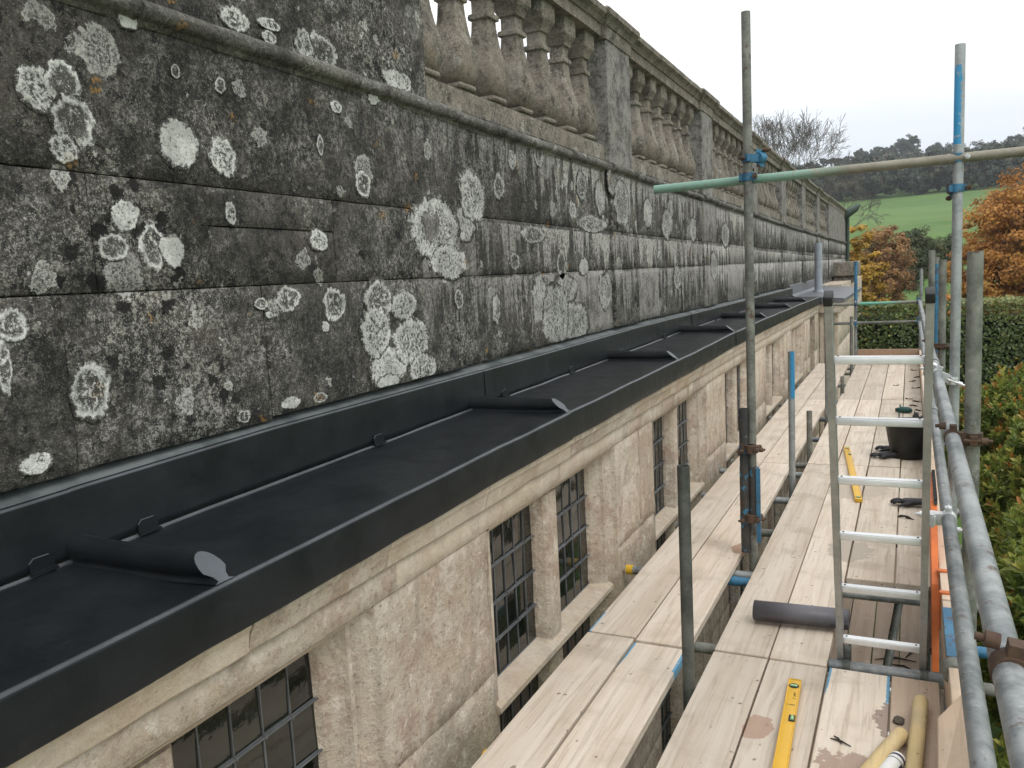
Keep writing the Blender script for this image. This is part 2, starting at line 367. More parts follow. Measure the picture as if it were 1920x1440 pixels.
def mat_tube(name, c0, c1, rough=0.5, metal=0.35, splash=0.0, rust=0.0, paint=None, pz=None, px=None, pth=0.36):
    nt = NT(name); P = nt.pos
    tcn = nt.n('ShaderNodeTexCoord')
    a = nt.noise(P, 6, 6, 0.65); b = nt.noise(nt.scale(P, (1, 1, 1)), 38, 5, 0.7); oi = nt.n('ShaderNodeObjectInfo')
    col = nt.mix(nt.step(nt.math('ADD', a, nt.math('MULTIPLY_ADD', b, 0.5, -0.25)), 0.32, 0.68), c0, c1)
    col = nt.mix(1.0, col, nt_rgb(nt, nt.math('MULTIPLY_ADD', oi.outputs['Random'], 0.3, 0.82)), 'MULTIPLY')
    if splash: col = nt.mix(nt.math('MULTIPLY', nt.step(nt.noise(nt.vmath('ADD', P, (3, 7, 2)), 21, 6, 0.72), 0.60, 0.68), splash), col, (0.62, 0.62, 0.59))
    if rust: col = nt.mix(nt.math('MULTIPLY', nt.step(nt.noise(nt.vmath('ADD', P, (1, 8, 5)), 16, 6, 0.7), 0.60-0.25*rust, 0.72-0.2*rust), 0.9), col, (0.085, 0.042, 0.024))
    met = metal
    if paint:
        if pz: m = nt.math('MULTIPLY', nt.math('GREATER_THAN', nt.sep(P, 2), pz[0]), nt.math('LESS_THAN', nt.sep(P, 2), pz[1]))
        elif px: m = nt.math('MULTIPLY', nt.math('GREATER_THAN', nt.sep(P, 0), px[0]), nt.step(nt.math('ADD', nt.sep(P, 0), nt.math('MULTIPLY', a, 0.5)), px[1]+.1, px[1]+.36, 1, 0))
        else: m = None
        w = nt.step(nt.noise(nt.vmath('ADD', P, (2, 2, 9)), 24, 5, 0.7), pth, pth+0.06)
        w = nt.math('MULTIPLY', w, m) if m is not None else w
        if pz and len(pz) > 2:
            nx = nt.vmath('DOT_PRODUCT', nt.geo.outputs['Normal'], pz[2]); nx = nx.node.outputs['Value']
            w = nt.math('MULTIPLY', w, nt.step(nt.math('ADD', nx, nt.math('MULTIPLY_ADD', b, 1.2, -0.6)), 0.45, 0.6))
        col = nt.mix(w, col, paint); met = nt.math('MULTIPLY_ADD', w, -metal, metal)
    h = nt.math('ADD', nt.math('MULTIPLY', b, 0.6), a)
    return nt.fin(col, nt.math('MULTIPLY_ADD', b, 0.4, rough-0.2), nt.bump(h, 0.18, 0.006), met, 0.45)

def mat_board(name, c0=(0.59, 0.495, 0.395), c1=(0.70, 0.62, 0.525), blue=False, stains=()):
    nt = NT(name); P = nt.pos
    oi = nt.n('ShaderNodeObjectInfo'); rv = oi.outputs['Random']
    off = nt_rgb(nt, nt.math('MULTIPLY', rv, 37.0)); Q = nt.vmath('ADD', P, off)
    gr = nt.noise(nt.scale(Q, (26, 1.1, 26)), 2.2, 7, 0.62, 0.6); band = nt.noise(nt.scale(Q, (8, 0.35, 8)), 1.5, 5, 0.6, 0.4)
    bl = nt.noise(Q, 3.2, 6, 0.62); fi = nt.noise(P, 60, 5, 0.7); saw = nt.noise(nt.scale(Q, (3, 60, 3)), 3, 3, 0.5)
    col = nt.mix(nt.step(band, 0.3, 0.72), c0, c1)
    col = nt.mix(nt.math('MULTIPLY', nt.step(gr, 0.48, 0.68), 0.5), col, (0.36, 0.285, 0.21))
    col = nt.mix(nt.math('MULTIPLY', nt.step(saw, 0.5, 0.75), 0.12), col, (0.70, 0.63, 0.53))
    col = nt.mix(nt.math('MULTIPLY', nt.step(bl, 0.50, 0.72), 0.58), col, (0.40, 0.33, 0.25))
    col = nt.mix(nt.math('MULTIPLY', nt.step(nt.noise(nt.vmath('ADD', Q, (8, 1, 3)), 5, 5, 0.6), 0.58, 0.70), 0.4), col, (0.60, 0.55, 0.48))
    col = nt.mix(1.0, col, nt_rgb(nt, nt.math('MULTIPLY_ADD', rv, 0.28, 0.80)), 'MULTIPLY')
    # knots and dirt specks
    d, c = nt.vor(nt.scale(Q, (1, 0.55, 1)), 7.5)
    kn = nt.math('MULTIPLY', nt.math('LESS_THAN', nt.math('ADD', d, nt.math('MULTIPLY', fi, 0.06)), 0.115), nt.math('GREATER_THAN', nt.sep(c, 1), 0.80))
    col = nt.mix(nt.math('MULTIPLY', kn, 0.7), col, (0.16, 0.105, 0.07))
    d, c = nt.vor(nt.vmath('ADD', Q, nt_rgb(nt, nt.math('MULTIPLY', fi, 0.03))), 30)
    dk = nt.math('MULTIPLY', nt.math('LESS_THAN', d, nt.math('MULTIPLY', nt.sep(c, 0), 0.24)), nt.math('GREATER_THAN', nt.sep(c, 1), 0.84))
    col = nt.mix(nt.math('MULTIPLY', dk, 0.7), col, (0.11, 0.085, 0.06))
    wet = None
    for (sx_, sy_, sr, sc) in stains:
        dd = nt.vmath('DISTANCE', nt.vmath('MULTIPLY', P, (1, 0.62, 0)), (sx_, sy_*0.62, 0))
        dd = nt.math('ADD', nt.math('DIVIDE', dd, sr), nt.math('MULTIPLY_ADD', nt.noise(P, 13, 4, 0.6), 1.5, -0.75))
        m = nt.step(dd, 0.97, 1.03, 1, 0); col = nt.mix(nt.math('MULTIPLY', m, 0.75), col, sc)
        wet = m if wet is None else nt.math('MAXIMUM', wet, m)
    if blue:
        a = nt.n('ShaderNodeAttribute'); a.attribute_name = 'paint'
        m = nt.math('MULTIPLY', nt.math('GREATER_THAN', nt.math('ADD', a.outputs['Fac'], nt.math('MULTIPLY_ADD', nt.noise(P, 30, 5, 0.7), 0.5, -0.25)), 0.55), nt.step(fi, 0.30, 0.42))
        col = nt.mix(m, col, (0.13, 0.31, 0.45))
    h = nt.math('ADD', nt.math('MULTIPLY', gr, 0.8), nt.math('ADD', nt.math('MULTIPLY', fi, 0.3), nt.math('MULTIPLY', saw, 0.25)))
    rough = 0.78 if wet is None else nt.math('MULTIPLY_ADD', wet, -0.3, 0.78)
    return nt.fin(col, rough, nt.bump(h, 0.35, 0.004), spec=0.3)

def mat_plain(name, c, rough=0.6, metal=0.0, var=0.25, scale=14, bump=0.25, spec=0.4, bd=0.006):
    nt = NT(name); P = nt.pos
    a = nt.noise(P, scale, 6, 0.65); f = nt.noise(P, scale*9, 3, 0.6)
    col = nt.mix(nt.step(a, 0.3, 0.7), tuple(x*(1-var) for x in c), tuple(min(1, x*(1+var)) for x in c))
    return nt.fin(col, nt.math('MULTIPLY_ADD', a, 0.2, rough-0.1), nt.bump(nt.math('ADD', a, nt.math('MULTIPLY', f, 0.3)), bump, bd), metal, spec)

def mat_leaf(name, stops, rough=0.55, trans=0.3, spec=0.35):
    nt = NT(name)
    a = nt.n('ShaderNodeAttribute'); a.attribute_name = 'tint'
    r = nt.n('ShaderNodeValToRGB'); nt.set(r.inputs['Fac'], a.outputs['Fac'])
    el = r.color_ramp.elements
    el[0].position = stops[0][0]; el[0].color = (*stops[0][1], 1); el[1].position = stops[-1][0]; el[1].color = (*stops[-1][1], 1)
    for p, c in stops[1:-1]:
        e_ = el.new(p); e_.color = (*c, 1)
    nt.fin(r.outputs['Color'], rough, spec=spec)
    tr = nt.n('ShaderNodeBsdfTranslucent'); nt.set(tr.inputs['Color'], r.outputs['Color'])
    ms = nt.n('ShaderNodeMixShader'); ms.inputs[0].default_value = trans
    nt.t.links.new(nt.b.outputs[0], ms.inputs[1]); nt.t.links.new(tr.outputs[0], ms.inputs[2])
    nt.t.links.new(ms.outputs[0], nt.out.inputs['Surface'])
    return nt.mat

M = {}
M['stone'] = mat_stone('weathered_dark_stone', 0.25, 1.0)
M['stone_b'] = mat_stone('brown_baluster_stone', 1.1, 0.8, (0.36, 0.315, 0.26, 0.40))
M['stone_pale'] = mat_stone('pale_washed_stone', 0.3, 0.6, (0.36, 0.345, 0.32, 0.50))
M['stone_m'] = mat_stone('moulding_stone', 0.4, 1.0, (0.30, 0.295, 0.27, 0.3))
M['lichen'] = mat_lichen()
M['lime'] = mat_lime('pale_limestone')
M['lime_clean'] = mat_lime('dressed_limestone', 0.0, 0.8)
M['lime_warm'] = mat_lime('golden_limestone', 0.22, 0.2)
M['lead'] = mat_lead('new_sheet_lead', (0.0078, 0.0098, 0.0118), (0.0140, 0.0165, 0.019), 0.40, 0.27)
M['lead_edge'] = mat_lead('lead_highlight_and_cut_edge', (0.022, 0.026, 0.030), (0.066, 0.074, 0.083), 0.36, 0.5)  # lighter tone paints the sky highlight on lead bends; also used for cut edges
M['lead_tuck'] = mat_lead('older_tucked_lead', (0.07, 0.082, 0.085), (0.16, 0.175, 0.175), 0.5, 0.4)
M['lead_pale'] = mat_lead('weathered_sheet_lead', (0.085, 0.09, 0.105), (0.14, 0.147, 0.165), 0.5)
M['lead_cut'] = mat_lead('fresh_cut_lead', (0.050, 0.060, 0.070), (0.085, 0.098, 0.112), 0.45)
M['lead_roll'] = mat_lead('rolled_sheet_lead', (0.085, 0.082, 0.092), (0.125, 0.12, 0.132), 0.40, 0.5, 0.1)
M['came'] = mat_lead('window_lead_came', (0.05, 0.055, 0.058), (0.13, 0.138, 0.142), 0.5)
M['galv'] = mat_tube('galvanised_tube', (0.13, 0.145, 0.15), (0.30, 0.315, 0.315), 0.48, 0.3, 0.4, 0.12)
M['galv_old'] = mat_tube('dull_galvanised_tube', (0.10, 0.105, 0.092), (0.225, 0.23, 0.20), 0.6, 0.15, 0.3, 0.12)
M['galv_green'] = mat_tube('green_tinged_tube', (0.19, 0.175, 0.135), (0.27, 0.25, 0.20), 0.6, 0.1, 0.0, 0.0, (0.20, 0.34, 0.275), None, (-3, -0.42))
M['galv_dark'] = mat_tube('dark_tube', (0.05, 0.055, 0.05), (0.12, 0.13, 0.115), 0.6, 0.1, 0.15)
M['rust_blue'] = mat_tube('rusty_blue_flecked_tube', (0.03, 0.034, 0.035), (0.06, 0.055, 0.05), 0.7, 0.1, 0.30, 0.35, (0.04, 0.18, 0.29), (-1.0, 0.62), None, 0.56)
M['blue_top'] = mat_tube('tube_with_blue_paint', (0.2, 0.22, 0.22), (0.33, 0.35, 0.35), 0.5, 0.3, 0.1, 0, (0.03, 0.22, 0.42), (0.62, 3.0, (0.7, -0.7, 0)))
M['blue_streak'] = mat_tube('tube_with_blue_streak', (0.26, 0.28, 0.285), (0.42, 0.44, 0.44), 0.45, 0.35, 0.2, 0, (0.04, 0.27, 0.50), (2.18, 2.56, (-0.62, -0.78, 0)))
M['green_top'] = mat_tube('tube_with_green_paint', (0.2, 0.2, 0.17), (0.3, 0.3, 0.26), 0.5, 0.2, 0.1, 0, (0.12, 0.36, 0.27), None, (-0.72, -0.22))
M['blue'] = mat_tube('blue_painted_steel', (0.025, 0.115, 0.21), (0.05, 0.19, 0.32), 0.5, 0.1, 0.15, 0.3)
M['zinc'] = mat_tube('bright_zinc', (0.55, 0.57, 0.58), (0.75, 0.76, 0.76), 0.35, 0.5)
M['rust'] = mat_tube('rusty_steel', (0.05, 0.028, 0.02), (0.12, 0.075, 0.045), 0.8, 0.1, 0.0, 0.2)
M['alu'] = mat_tube('brushed_aluminium', (0.28, 0.285, 0.275), (0.40, 0.405, 0.39), 0.45, 0.5, 0.3)
M['alu_b'] = mat_tube('bright_aluminium', (0.72, 0.73, 0.73), (0.82, 0.83, 0.83), 0.38, 0.45)
M['black_cap'] = mat_plain('black_rubber', (0.018, 0.018, 0.018), 0.6)
STN = [(-0.015, 3.06, 0.085, (0.20, 0.12, 0.10)), (-0.48, 2.86, 0.05, (0.36, 0.22, 0.15)), (-0.16, 2.62, 0.12, (0.30, 0.19, 0.14)),
       (-0.83-0.05, 4.75, 0.05, (0.32, 0.16, 0.08)), (-0.30, 4.9, 0.12, (0.36, 0.31, 0.245)), (-0.33, 6.3, 0.20, (0.42, 0.35, 0.27))]
M['board'] = mat_board('scaffold_board_timber', stains=STN)
M['board_pink'] = mat_board('new_pinkish_timber', (0.50, 0.375, 0.275), (0.60, 0.47, 0.36))
M['board_blue'] = mat_board('board_with_blue_ends', blue=True, stains=STN)
M['board_far'] = mat_board('toe_board_timber', (0.37, 0.24, 0.155), (0.46, 0.31, 0.21))
M['board_low'] = mat_board('lower_lift_timber', (0.36, 0.27, 0.21), (0.46, 0.37, 0.30))
M['stick'] = mat_board('pale_beech_wood', (0.60, 0.45, 0.22), (0.68, 0.54, 0.30))
M['yellow'] = mat_plain('yellow_paint', (0.72, 0.42, 0.035), 0.42, 0, 0.06, 8, 0.08)
M['yellow_cap'] = mat_plain('yellow_plastic', (0.62, 0.38, 0.03), 0.5)
M['ink'] = mat_plain('dark_ink', (0.05, 0.035, 0.02), 0.7)
M['vial'] = mat_plain('green_vial', (0.32, 0.55, 0.28), 0.2, 0, 0.15)
M['orange'] = mat_plain('orange_plastic', (0.60, 0.15, 0.035), 0.5, 0, 0.2, 10, 0.2)
M['bucket'] = mat_plain('black_rubber_bucket', (0.013, 0.014, 0.014), 0.5, 0, 0.35, 10, 0.3)
M['glove'] = mat_plain('black_rubber_glove', (0.02, 0.02, 0.024), 0.55, 0, 0.5, 20, 0.4)
M['grey_cloth'] = mat_plain('grey_cloth', (0.075, 0.075, 0.09), 0.9, 0, 0.4, 30, 0.5)
M['green_tool'] = mat_plain('dark_green_plastic', (0.012, 0.06, 0.055), 0.45)
M['red_bit'] = mat_plain('red_plastic', (0.5, 0.04, 0.06), 0.5)
M['debris'] = mat_plain('dark_scraps', (0.035, 0.028, 0.022), 0.9)
M['flint'] = mat_plain('stone_chip', (0.09, 0.075, 0.062), 0.8)
M['white_tube'] = mat_plain('white_plastic', (0.78, 0.78, 0.76), 0.4, 0, 0.04)
M['navy'] = mat_plain('navy_print', (0.012, 0.016, 0.05), 0.45)
M['pipe_grey'] = mat_plain('grey_pipe', (0.30, 0.33, 0.37), 0.5, 0, 0.12)
M['door_wood'] = mat_plain('brown_boarding', (0.24, 0.17, 0.11), 0.8)
M['bark'] = mat_plain('bark', (0.075, 0.062, 0.05), 0.95, 0, 0.4, 12, 0.6)
M['twig'] = mat_plain('grey_twigs', (0.12, 0.105, 0.092), 0.95, 0, 0.3, 3, 0.2)
M['copper'] = mat_plain('dark_green_copper', (0.05, 0.075, 0.062), 0.6)

def mat_glass():
    nt = NT('leaded_glass_dark')
    oi = nt.n('ShaderNodeObjectInfo')
    col = nt.mix(oi.outputs['Random'], (0.004, 0.006, 0.005), (0.022, 0.024, 0.018))
    return nt.fin(col, 0.05, nt.bump(nt.noise(nt.pos, 22, 3, 0.5), 0.12, 0.004), 0, 0.55)
M['glass'] = mat_glass()

def mat_grass(name, c0, c1, c2):
    nt = NT(name); P = nt.pos
    a = nt.noise(P, 0.035, 6, 0.65); b = nt.noise(P, 0.35, 6, 0.65)
    col = nt.mix(nt.step(a, 0.35, 0.65), c0, c1); col = nt.mix(nt.math('MULTIPLY', nt.step(b, 0.4, 0.7), 0.5), col, c2)
    return nt.fin(col, 0.95, nt.bump(b, 0.4, 0.3), spec=0.15)
M['field'] = mat_grass('meadow_grass', (0.066, 0.135, 0.034), (0.105, 0.180, 0.052), (0.125, 0.155, 0.062))

# ------------------------------------------------------------------ terrain
HT = interp([(-400, -4), (18, -4), (34, -3.4), (60, -2.0), (80, -0.4), (120, 4.4), (235, 16.2), (330, 28), (430, 42), (560, 46), (900, 40), (2500, 30)])
def terrain_z(x, y):
    r = math.hypot(x, max(y, 0)) if y > 0 else 0
    return HT(r) + (mnoise.noise((x*0.012, y*0.012, 0)) * 1.6 if r > 90 else 0)
mb = MB()
rr = [0, 12, 24, 34, 46, 60, 72, 84, 100, 115, 135, 155, 180, 205, 235, 270, 310, 350, 390, 430, 480, 560, 680]
na = 96
vs_ = []
for r in rr:
    for k in range(na):
        t = 2*math.pi*k/na; x = r*math.sin(t); y = r*math.cos(t)
        vs_.append((x, y, terrain_z(x, y)))
mb.add(vs_, [(i*na+k, (i+1)*na+k, (i+1)*na+(k+1) % na, i*na+(k+1) % na) for i in range(len(rr)-1) for k in range(na)], 0, True)
g = mb.build('ground', M['field']); tag(g, 'green meadow and lawn rising to the wooded hill', None, None, 'structure')

# ------------------------------------------------------------------ the house
HOUSE = empty('stone_house', (-1.6, 10, -4))
tag(HOUSE, 'old stone house with lichened parapet, balustrade, lead gutter and leaded windows', 'house')
EMPTYM = HOUSE

zlip = interp([(-2, .945), (0.8, .962), (1.37, .974), (3.54, 1.004), (5.6, 1.018), (7.64, 1.042), (9.5, 1.046), (11.6, 1.038), (13.6, 1.029), (15.7, 1.012), (40, 1.0)])
zups = interp([(-2, 1.15), (1.2, 1.163), (1.4, 1.170), (2.14, 1.186), (4.4, 1.193), (6.2, 1.206), (11, 1.19), (16, 1.18), (40, 1.1)])
def zup_shear(z, y):
    if z < 1.65: return 0.0
    k = min(1.0, (z-1.65)/0.4)
    return k * float(np.interp(y, [-2, 2, 16, 32], [0.044, 0.0, -0.154, -0.25]))
def warp_up(p): return (p[0], p[1], p[2] + zup_shear(p[2], p[1]))
zlow = interp([(-3, -.02), (2, 0.0), (9, 0.05), (40, 0.05)])
def warp_low(p): return (p[0], p[1], p[2] + zlow(p[1]) * max(0.0, min(1.0, p[2]/0.65)))

def stone_block(name, xf, y0, y1, z0, z1, mat, parent, depth=0.09, cell=0.05, rough=0.0025, edge=0.0045, warp=None, gap=0.0014, seed=0):
    """one masonry block: rough front face with worn arrises"""
    ny = max(2, min(26, int((y1-y0)/cell))); nz = max(2, min(14, int((z1-z0)/cell)))
    y0 += gap; y1 -= gap; z0 += gap; z1 -= gap
    ys = [y0, y0+edge*0.6] + [y0+(y1-y0)*i/ny for i in range(1, ny)] + [y1-edge*0.6, y1]
    zs = [z0, z0+edge*0.6] + [z0+(z1-z0)*i/nz for i in range(1, nz)] + [z1-edge*0.6, z1]
    m = MB(); V = []; nY = len(ys); nZ = len(zs)
    for j, z in enumerate(zs):
        for i, y in enumerate(ys):
            bd = min(i, nY-1-i) == 0 or min(j, nZ-1-j) == 0
            n = mnoise.noise((y*7+seed, z*7, seed*3.1)) + 0.6*mnoise.noise((y*23, z*23, seed))
            x = xf + n*rough - (edge*(0.7+1.6*max(0, mnoise.noise((y*13, z*13, 7.7+seed)))) if bd else 0)
            V.append((x, y, z))
    F = [(j*nY+i, j*nY+i+1, (j+1)*nY+i+1, (j+1)*nY+i) for j in range(nZ-1) for i in range(nY-1)]
    m.add(V, F, 0, True)
    per = [i for i in range(nY)] + [j*nY+nY-1 for j in range(1, nZ)] + [(nZ-1)*nY+i for i in range(nY-2, -1, -1)] + [j*nY for j in range(nZ-2, 0, -1)]
    pv = [V[i] for i in per]; k = len(pv)
    m.add(pv + [(xf-depth, p[1], p[2]) for p in pv], [(i, k+i, k+(i+1) % k, (i+1) % k) for i in range(k)], 0)
    if warp: m.warp(warp)
    return m.build(name, mat, parent)

# ---- parapet wall
XP, XB = -1.955, -1.978          # face of the pilaster strips and of the panels between them
mb = MB(); mb.box(-2.32, -2.0, -2.5, 31, 1.0, 2.47)
PAR = mb.warp(warp_up).build('parapet_wall', M['stone'], HOUSE)
PIL = [(-2.5, 3.54)] + [(5.85+3.0*k, 6.45+3.0*k) for k in range(6)] + [(23.85, 31.0)]
def face_x(y):
    return XP if any(a-1e-3 <= y <= b+1e-3 for a, b in PIL) else XB
C1, C2, C3, C4 = 1.20, 1.655, 1.965, 2.405
joints = {0: [-2.5, -.6, .45, 1.42, 2.158, 2.632, 3.47], 1: [-2.5, -.4, .7, 1.535, 1.946, 2.573, 3.19], 2: [-2.5, -.2, 1.25, 2.514]}
rs = random.Random(3)
for c, (z0, z1) in enumerate(((C1, C2), (C2, C3), (C3, C4))):
    js = list(joints[c]) + [3.54]
    for a, b in [(3.54, 5.85)] + [(6.45+3*k, 8.85+3*k) for k in range(6)]:
        n = 3 if c != 2 else 2
        cuts = [a+(b-a)*(i+rs.uniform(-.18, .18)*(1 if 0 < i < n else 0))/n for i in range(n+1)]
        if c == 1 and a < 4: cuts = [3.54, 3.754, 4.9, 5.85]
        if c == 0 and a < 4: cuts = [3.54, 3.896, 4.75, 5.348, 5.85]
        js += cuts
    js += [23.85, 25.2, 26.6, 28.2, 29.6, 31.0]
    js = sorted(set(round(j, 3) for j in js))
    for i, (a, b) in enumerate(zip(js[:-1], js[1:])):
        if b-a < 0.05: continue
        near = a < 8
        if c == 1 and abs(a-1.946) < .01:
            stone_block('stone_block', face_x((a+b)/2)-.003, a, b, z0, 1.845, M['stone'], PAR, warp=warp_up, seed=rs.random()*9)
            stone_block('stone_block', face_x((a+b)/2), a, b, 1.845, z1, M['stone'], PAR, warp=warp_up, seed=rs.random()*9)
            continue
        pale = (c == 1 and abs(a-3.19) < .01) or (c == 1 and abs(a-3.54) < .01) or (c == 0 and abs(a-4.75) < .01) or (c == 0 and abs(a-5.348) < .01) or (a > 5.8 and rs.random() < .12)
        stone_block('stone_block', face_x((a+b)/2) + rs.uniform(-.003, .003), a, b, (zups((a+b)/2)+.022+rs.uniform(-.006, .008) if c == 0 else z0), z1, M['stone_pale'] if pale else M['stone'], PAR,
                    cell=0.05 if near else 0.2, warp=warp_up, seed=rs.random()*9)
# end return of the parapet
# string moulding: rounded nosing in lengths
def torus_prof(xf, z):
    p = [(xf-.05, z-.045), (xf+.004, z-.045), (xf+.006, z-.030)]
    for k in range(9):
        t = -math.pi/2 + math.pi*k/8
        p.append((xf+.012+.027*math.cos(t), z+.027*math.sin(t)))
    p += [(xf+.0, z+.034), (xf-.06, z+.045)]
    return p
ym = [-2.5, -.9, .5, 1.75, 2.75, 3.54, 4.35, 5.1, 5.85, 6.45, 7.5, 8.85, 9.45]
y_ = 9.45
while y_ < 30.5:
    y_ += 1.2 if not any(abs(y_-a) < .01 for a, b in PIL) else 0.6
    ym.append(min(y_, 31.0))
for a, b in zip(ym[:-1], ym[1:]):
    if b-a < .05: continue
    m = MB(); xf = face_x((a+b)/2) + rs.uniform(-.003, .003)
    s = rs.random()*50
    ys = frange(a+.003, b-.003, 0.06 if a < 9 else 0.4)
    prof = torus_prof(xf, 2.432)
    m.sweep(prof, ys, caps=True)
    m.v = [(x + .006*mnoise.noise((y*9, z*30, s)) - .012*max(0, mnoise.noise((y*4, 1, s))-.25), y, z+.005*mnoise.noise((y*6, 3, s))) for x, y, z in m.v]
    m.warp(warp_up).build('moulding_stone', M['stone_m'], PAR)

# ---- lichen rosettes on the parapet (grown crusts, 2 mm thick)
LICH = [(1.424,2.164,.043,.052),(1.499,2.184,.046,.06),(1.518,2.096,.058,.065),(1.481,2.025,.038,.034),(1.86,2.08,.066,.066),(2.035,2.065,.052,.056),(1.64,1.862,.044,.042),(1.594,1.778,.046,.036),(1.724,1.78,.042,.059),(1.793,1.768,.044,.043),(1.874,2.291,.016,.019),(2.052,2.282,.023,.025),(1.475,1.396,.055,.07),(1.301,1.241,.041,.025),(1.285,1.59,.039,.038),(1.253,1.487,.019,.06),(2.281,1.605,.058,.041),(2.536,1.57,.064,.06),(2.828,1.58,.085,.075),(2.793,1.448,.102,.097),(2.861,1.292,.117,.088),(3.011,1.545,.093,.057),(3.055,1.385,.128,.098),(3.131,1.254,.1,.065),(2.854,1.234,.078,.029),(3.334,1.873,.193,.133),(3.424,1.728,.151,.074),(3.634,1.909,.109,.078),(4.516,1.504,.11,.133),(4.751,1.394,.193,.18),(5.071,1.322,.24,.121),(4.929,1.552,.182,.084),(5.697,1.507,.128,.124),(3.734,2.044,.119,.112),(4.043,2.119,.058,.063),(4.195,1.725,.052,.044),(4.884,1.704,.071,.08),(5.282,1.683,.076,.053),(2.526,2.155,.016,.034),(2.776,2.034,.045,.047),(2.043,1.887,.023,.034),(2.473,1.81,.049,.035),(2.02,1.236,.031,.019),(2.248,1.244,.047,.02),(2.409,1.238,.033,.018),(4.227,2.275,.048,.049),(4.6,2.344,.063,.062),(5.292,2.21,.081,.088),(5.658,2.163,.102,.111),(6.068,2.147,.155,.158),(5.897,2.29,.122,.096),(2.146,1.594,.03,.018),(2.472,1.494,.022,.018),(1.724,2.397,.036,.022),(5.471,1.972,.269,.054),(4.467,1.877,.153,.046),(2.892,2.379,.034,.023),(2.18,1.556,.018,.011),(2.641,2.309,.03,.022),(7.433,2.038,.146,.118),(8.455,2.02,.161,.106),(10.072,2.004,.19,.125),(6.848,2.106,.111,.11),(3.933,1.474,.044,.07),(3.495,1.55,.037,.043),(4.124,1.138,.048,.026),(9.298,1.637,.138,.146),(7.764,1.555,.12,.099)]
LICH_UP = [(2.15,2.506,.061,.034),(2.579,2.499,.095,.058),(2.49,2.507,.045,.047),(2.308,2.485,.035,.02),(3.07,2.485,.083,.038),(3.153,2.489,.043,.034),(2.314,2.529,.054,.018)]
def lichen_patch(cy, cz, ry, rz, x, parent, dense, seed, k=0):
    n = 44; rings = (0.0, .35, .65, .82, .93, 1.0); V = []; rim = []
    for q in rings:
        for i in range(n):
            t = 2*math.pi*i/n
            w = 1 + .17*mnoise.noise((math.cos(t)*1.3+seed, math.sin(t)*1.3, seed)) + .07*mnoise.noise((math.cos(t)*4, math.sin(t)*4+seed, seed)) + .035*mnoise.noise((math.cos(t)*11, math.sin(t)*11, seed))
            V.append((x + .0034+.0003*k if q < .95 else x + .0010, cy+ry*q*w*math.cos(t)*1.22, cz+rz*q*w*math.sin(t)*1.22)); rim.append(q)
    F = [(j*n+i, j*n+(i+1) % n, (j+1)*n+(i+1) % n, (j+1)*n+i) for j in range(len(rings)-1) for i in range(n)]
    V = [(p[0], p[1], max(p[2], zups(p[1])+.03)) for p in V]
    me = bpy.data.meshes.new('lichen_patch'); me.from_pydata(V, [], F); me.update(); me.materials.append(M['lichen'])
    a = me.attributes.new('rim', 'FLOAT', 'POINT'); a.data.foreach_set('value', rim)
    a = me.attributes.new('dense', 'FLOAT', 'POINT'); a.data.foreach_set('value', [dense]*len(V))
    me.polygons.foreach_set('use_smooth', [True]*len(F))
    link('lichen_patch', me, parent)
for i, (cy, cz, ry, rz) in enumerate(LICH):
    lichen_patch(cy, cz, ry, rz, face_x(cy), PAR, rs.choice((0, .3, .6, 1.0, 1.3)) if ry < .09 else rs.uniform(.4, 1.1), rs.random()*40, i % 5)

# ---- balustrade
BAL = MB()
BAL.box(-2.27, -2.005, 3.34, 24.0, 2.46, 2.585)
BALO = BAL.warp(warp_up).build('balustrade', M['stone_b'], HOUSE)
for i, (cy, cz, ry, rz) in enumerate(LICH_UP):
    lichen_patch(cy, cz, ry, rz, -1.963, BALO, rs.choice((0, .5, 1.0)), rs.random()*40, i % 5)
# baluster: square vase with rings
bprof = [(.080, 2.585, 7), (.080, 2.600, 7), (.060, 2.604, 6), (.060, 2.616, 6), (.078, 2.620, 5), (.082, 2.630, 5), (.078, 2.643, 5), (.066, 2.650, 5), (.082, 2.662, 4),
         (.095, 2.688, 3.6), (.104, 2.725, 3.6), (.103, 2.765, 3.6), (.092, 2.815, 3.8), (.076, 2.870, 4.2), (.062, 2.930, 5), (.054, 2.995, 5.5), (.050, 3.052, 6),
         (.064, 3.058, 6), (.066, 3.071, 6), (.063, 3.084, 6), (.048, 3.091, 6), (.048, 3.160, 6), (.062, 3.165, 7), (.066, 3.180, 7), (.080, 3.208, 7), (.092, 3.226, 8), (.094, 3.232, 8), (.094, 3.335, 8)]
m = MB(); nk = 16; V = []
for hw, z, ex in bprof:
    ch = .10 if ex > 4.5 else .24
    c0 = hw*(1-ch)
    ring = []
    for sx_, sy_ in ((1, 1), (-1, 1), (-1, -1), (1, -1)):
        p1 = (hw*sx_, c0*sy_); p2 = (c0*sx_, hw*sy_); pm = ((hw*.5+c0*.5+.12*(hw-c0))*sx_, (hw*.5+c0*.5+.12*(hw-c0))*sy_)
        ring += ([p1, pm, p2] if sx_*sy_ > 0 else [p2, pm, p1])
        ring += [((0, hw*1.0*sy_) if sx_*sy_ > 0 else (hw*sx_, 0))]
    V += [(x, y, z-2.585) for x, y in ring]
m.add(V, [(i*nk+k, i*nk+(k+1) % nk, (i+1)*nk+(k+1) % nk, (i+1)*nk+k) for i in range(len(bprof)-1) for k in range(nk)], 0, True)
bal_me = m.mesh('baluster', M['stone_b'])
try:
    bal_me.set_sharp_from_angle(angle=R_(30))
except Exception: pass
XC = -2.115
pier_edges = [(0.9, 3.34)] + [(5.88+3.0*k, 6.42+3.0*k) for k in range(6)] + [(23.88, 31.0)]
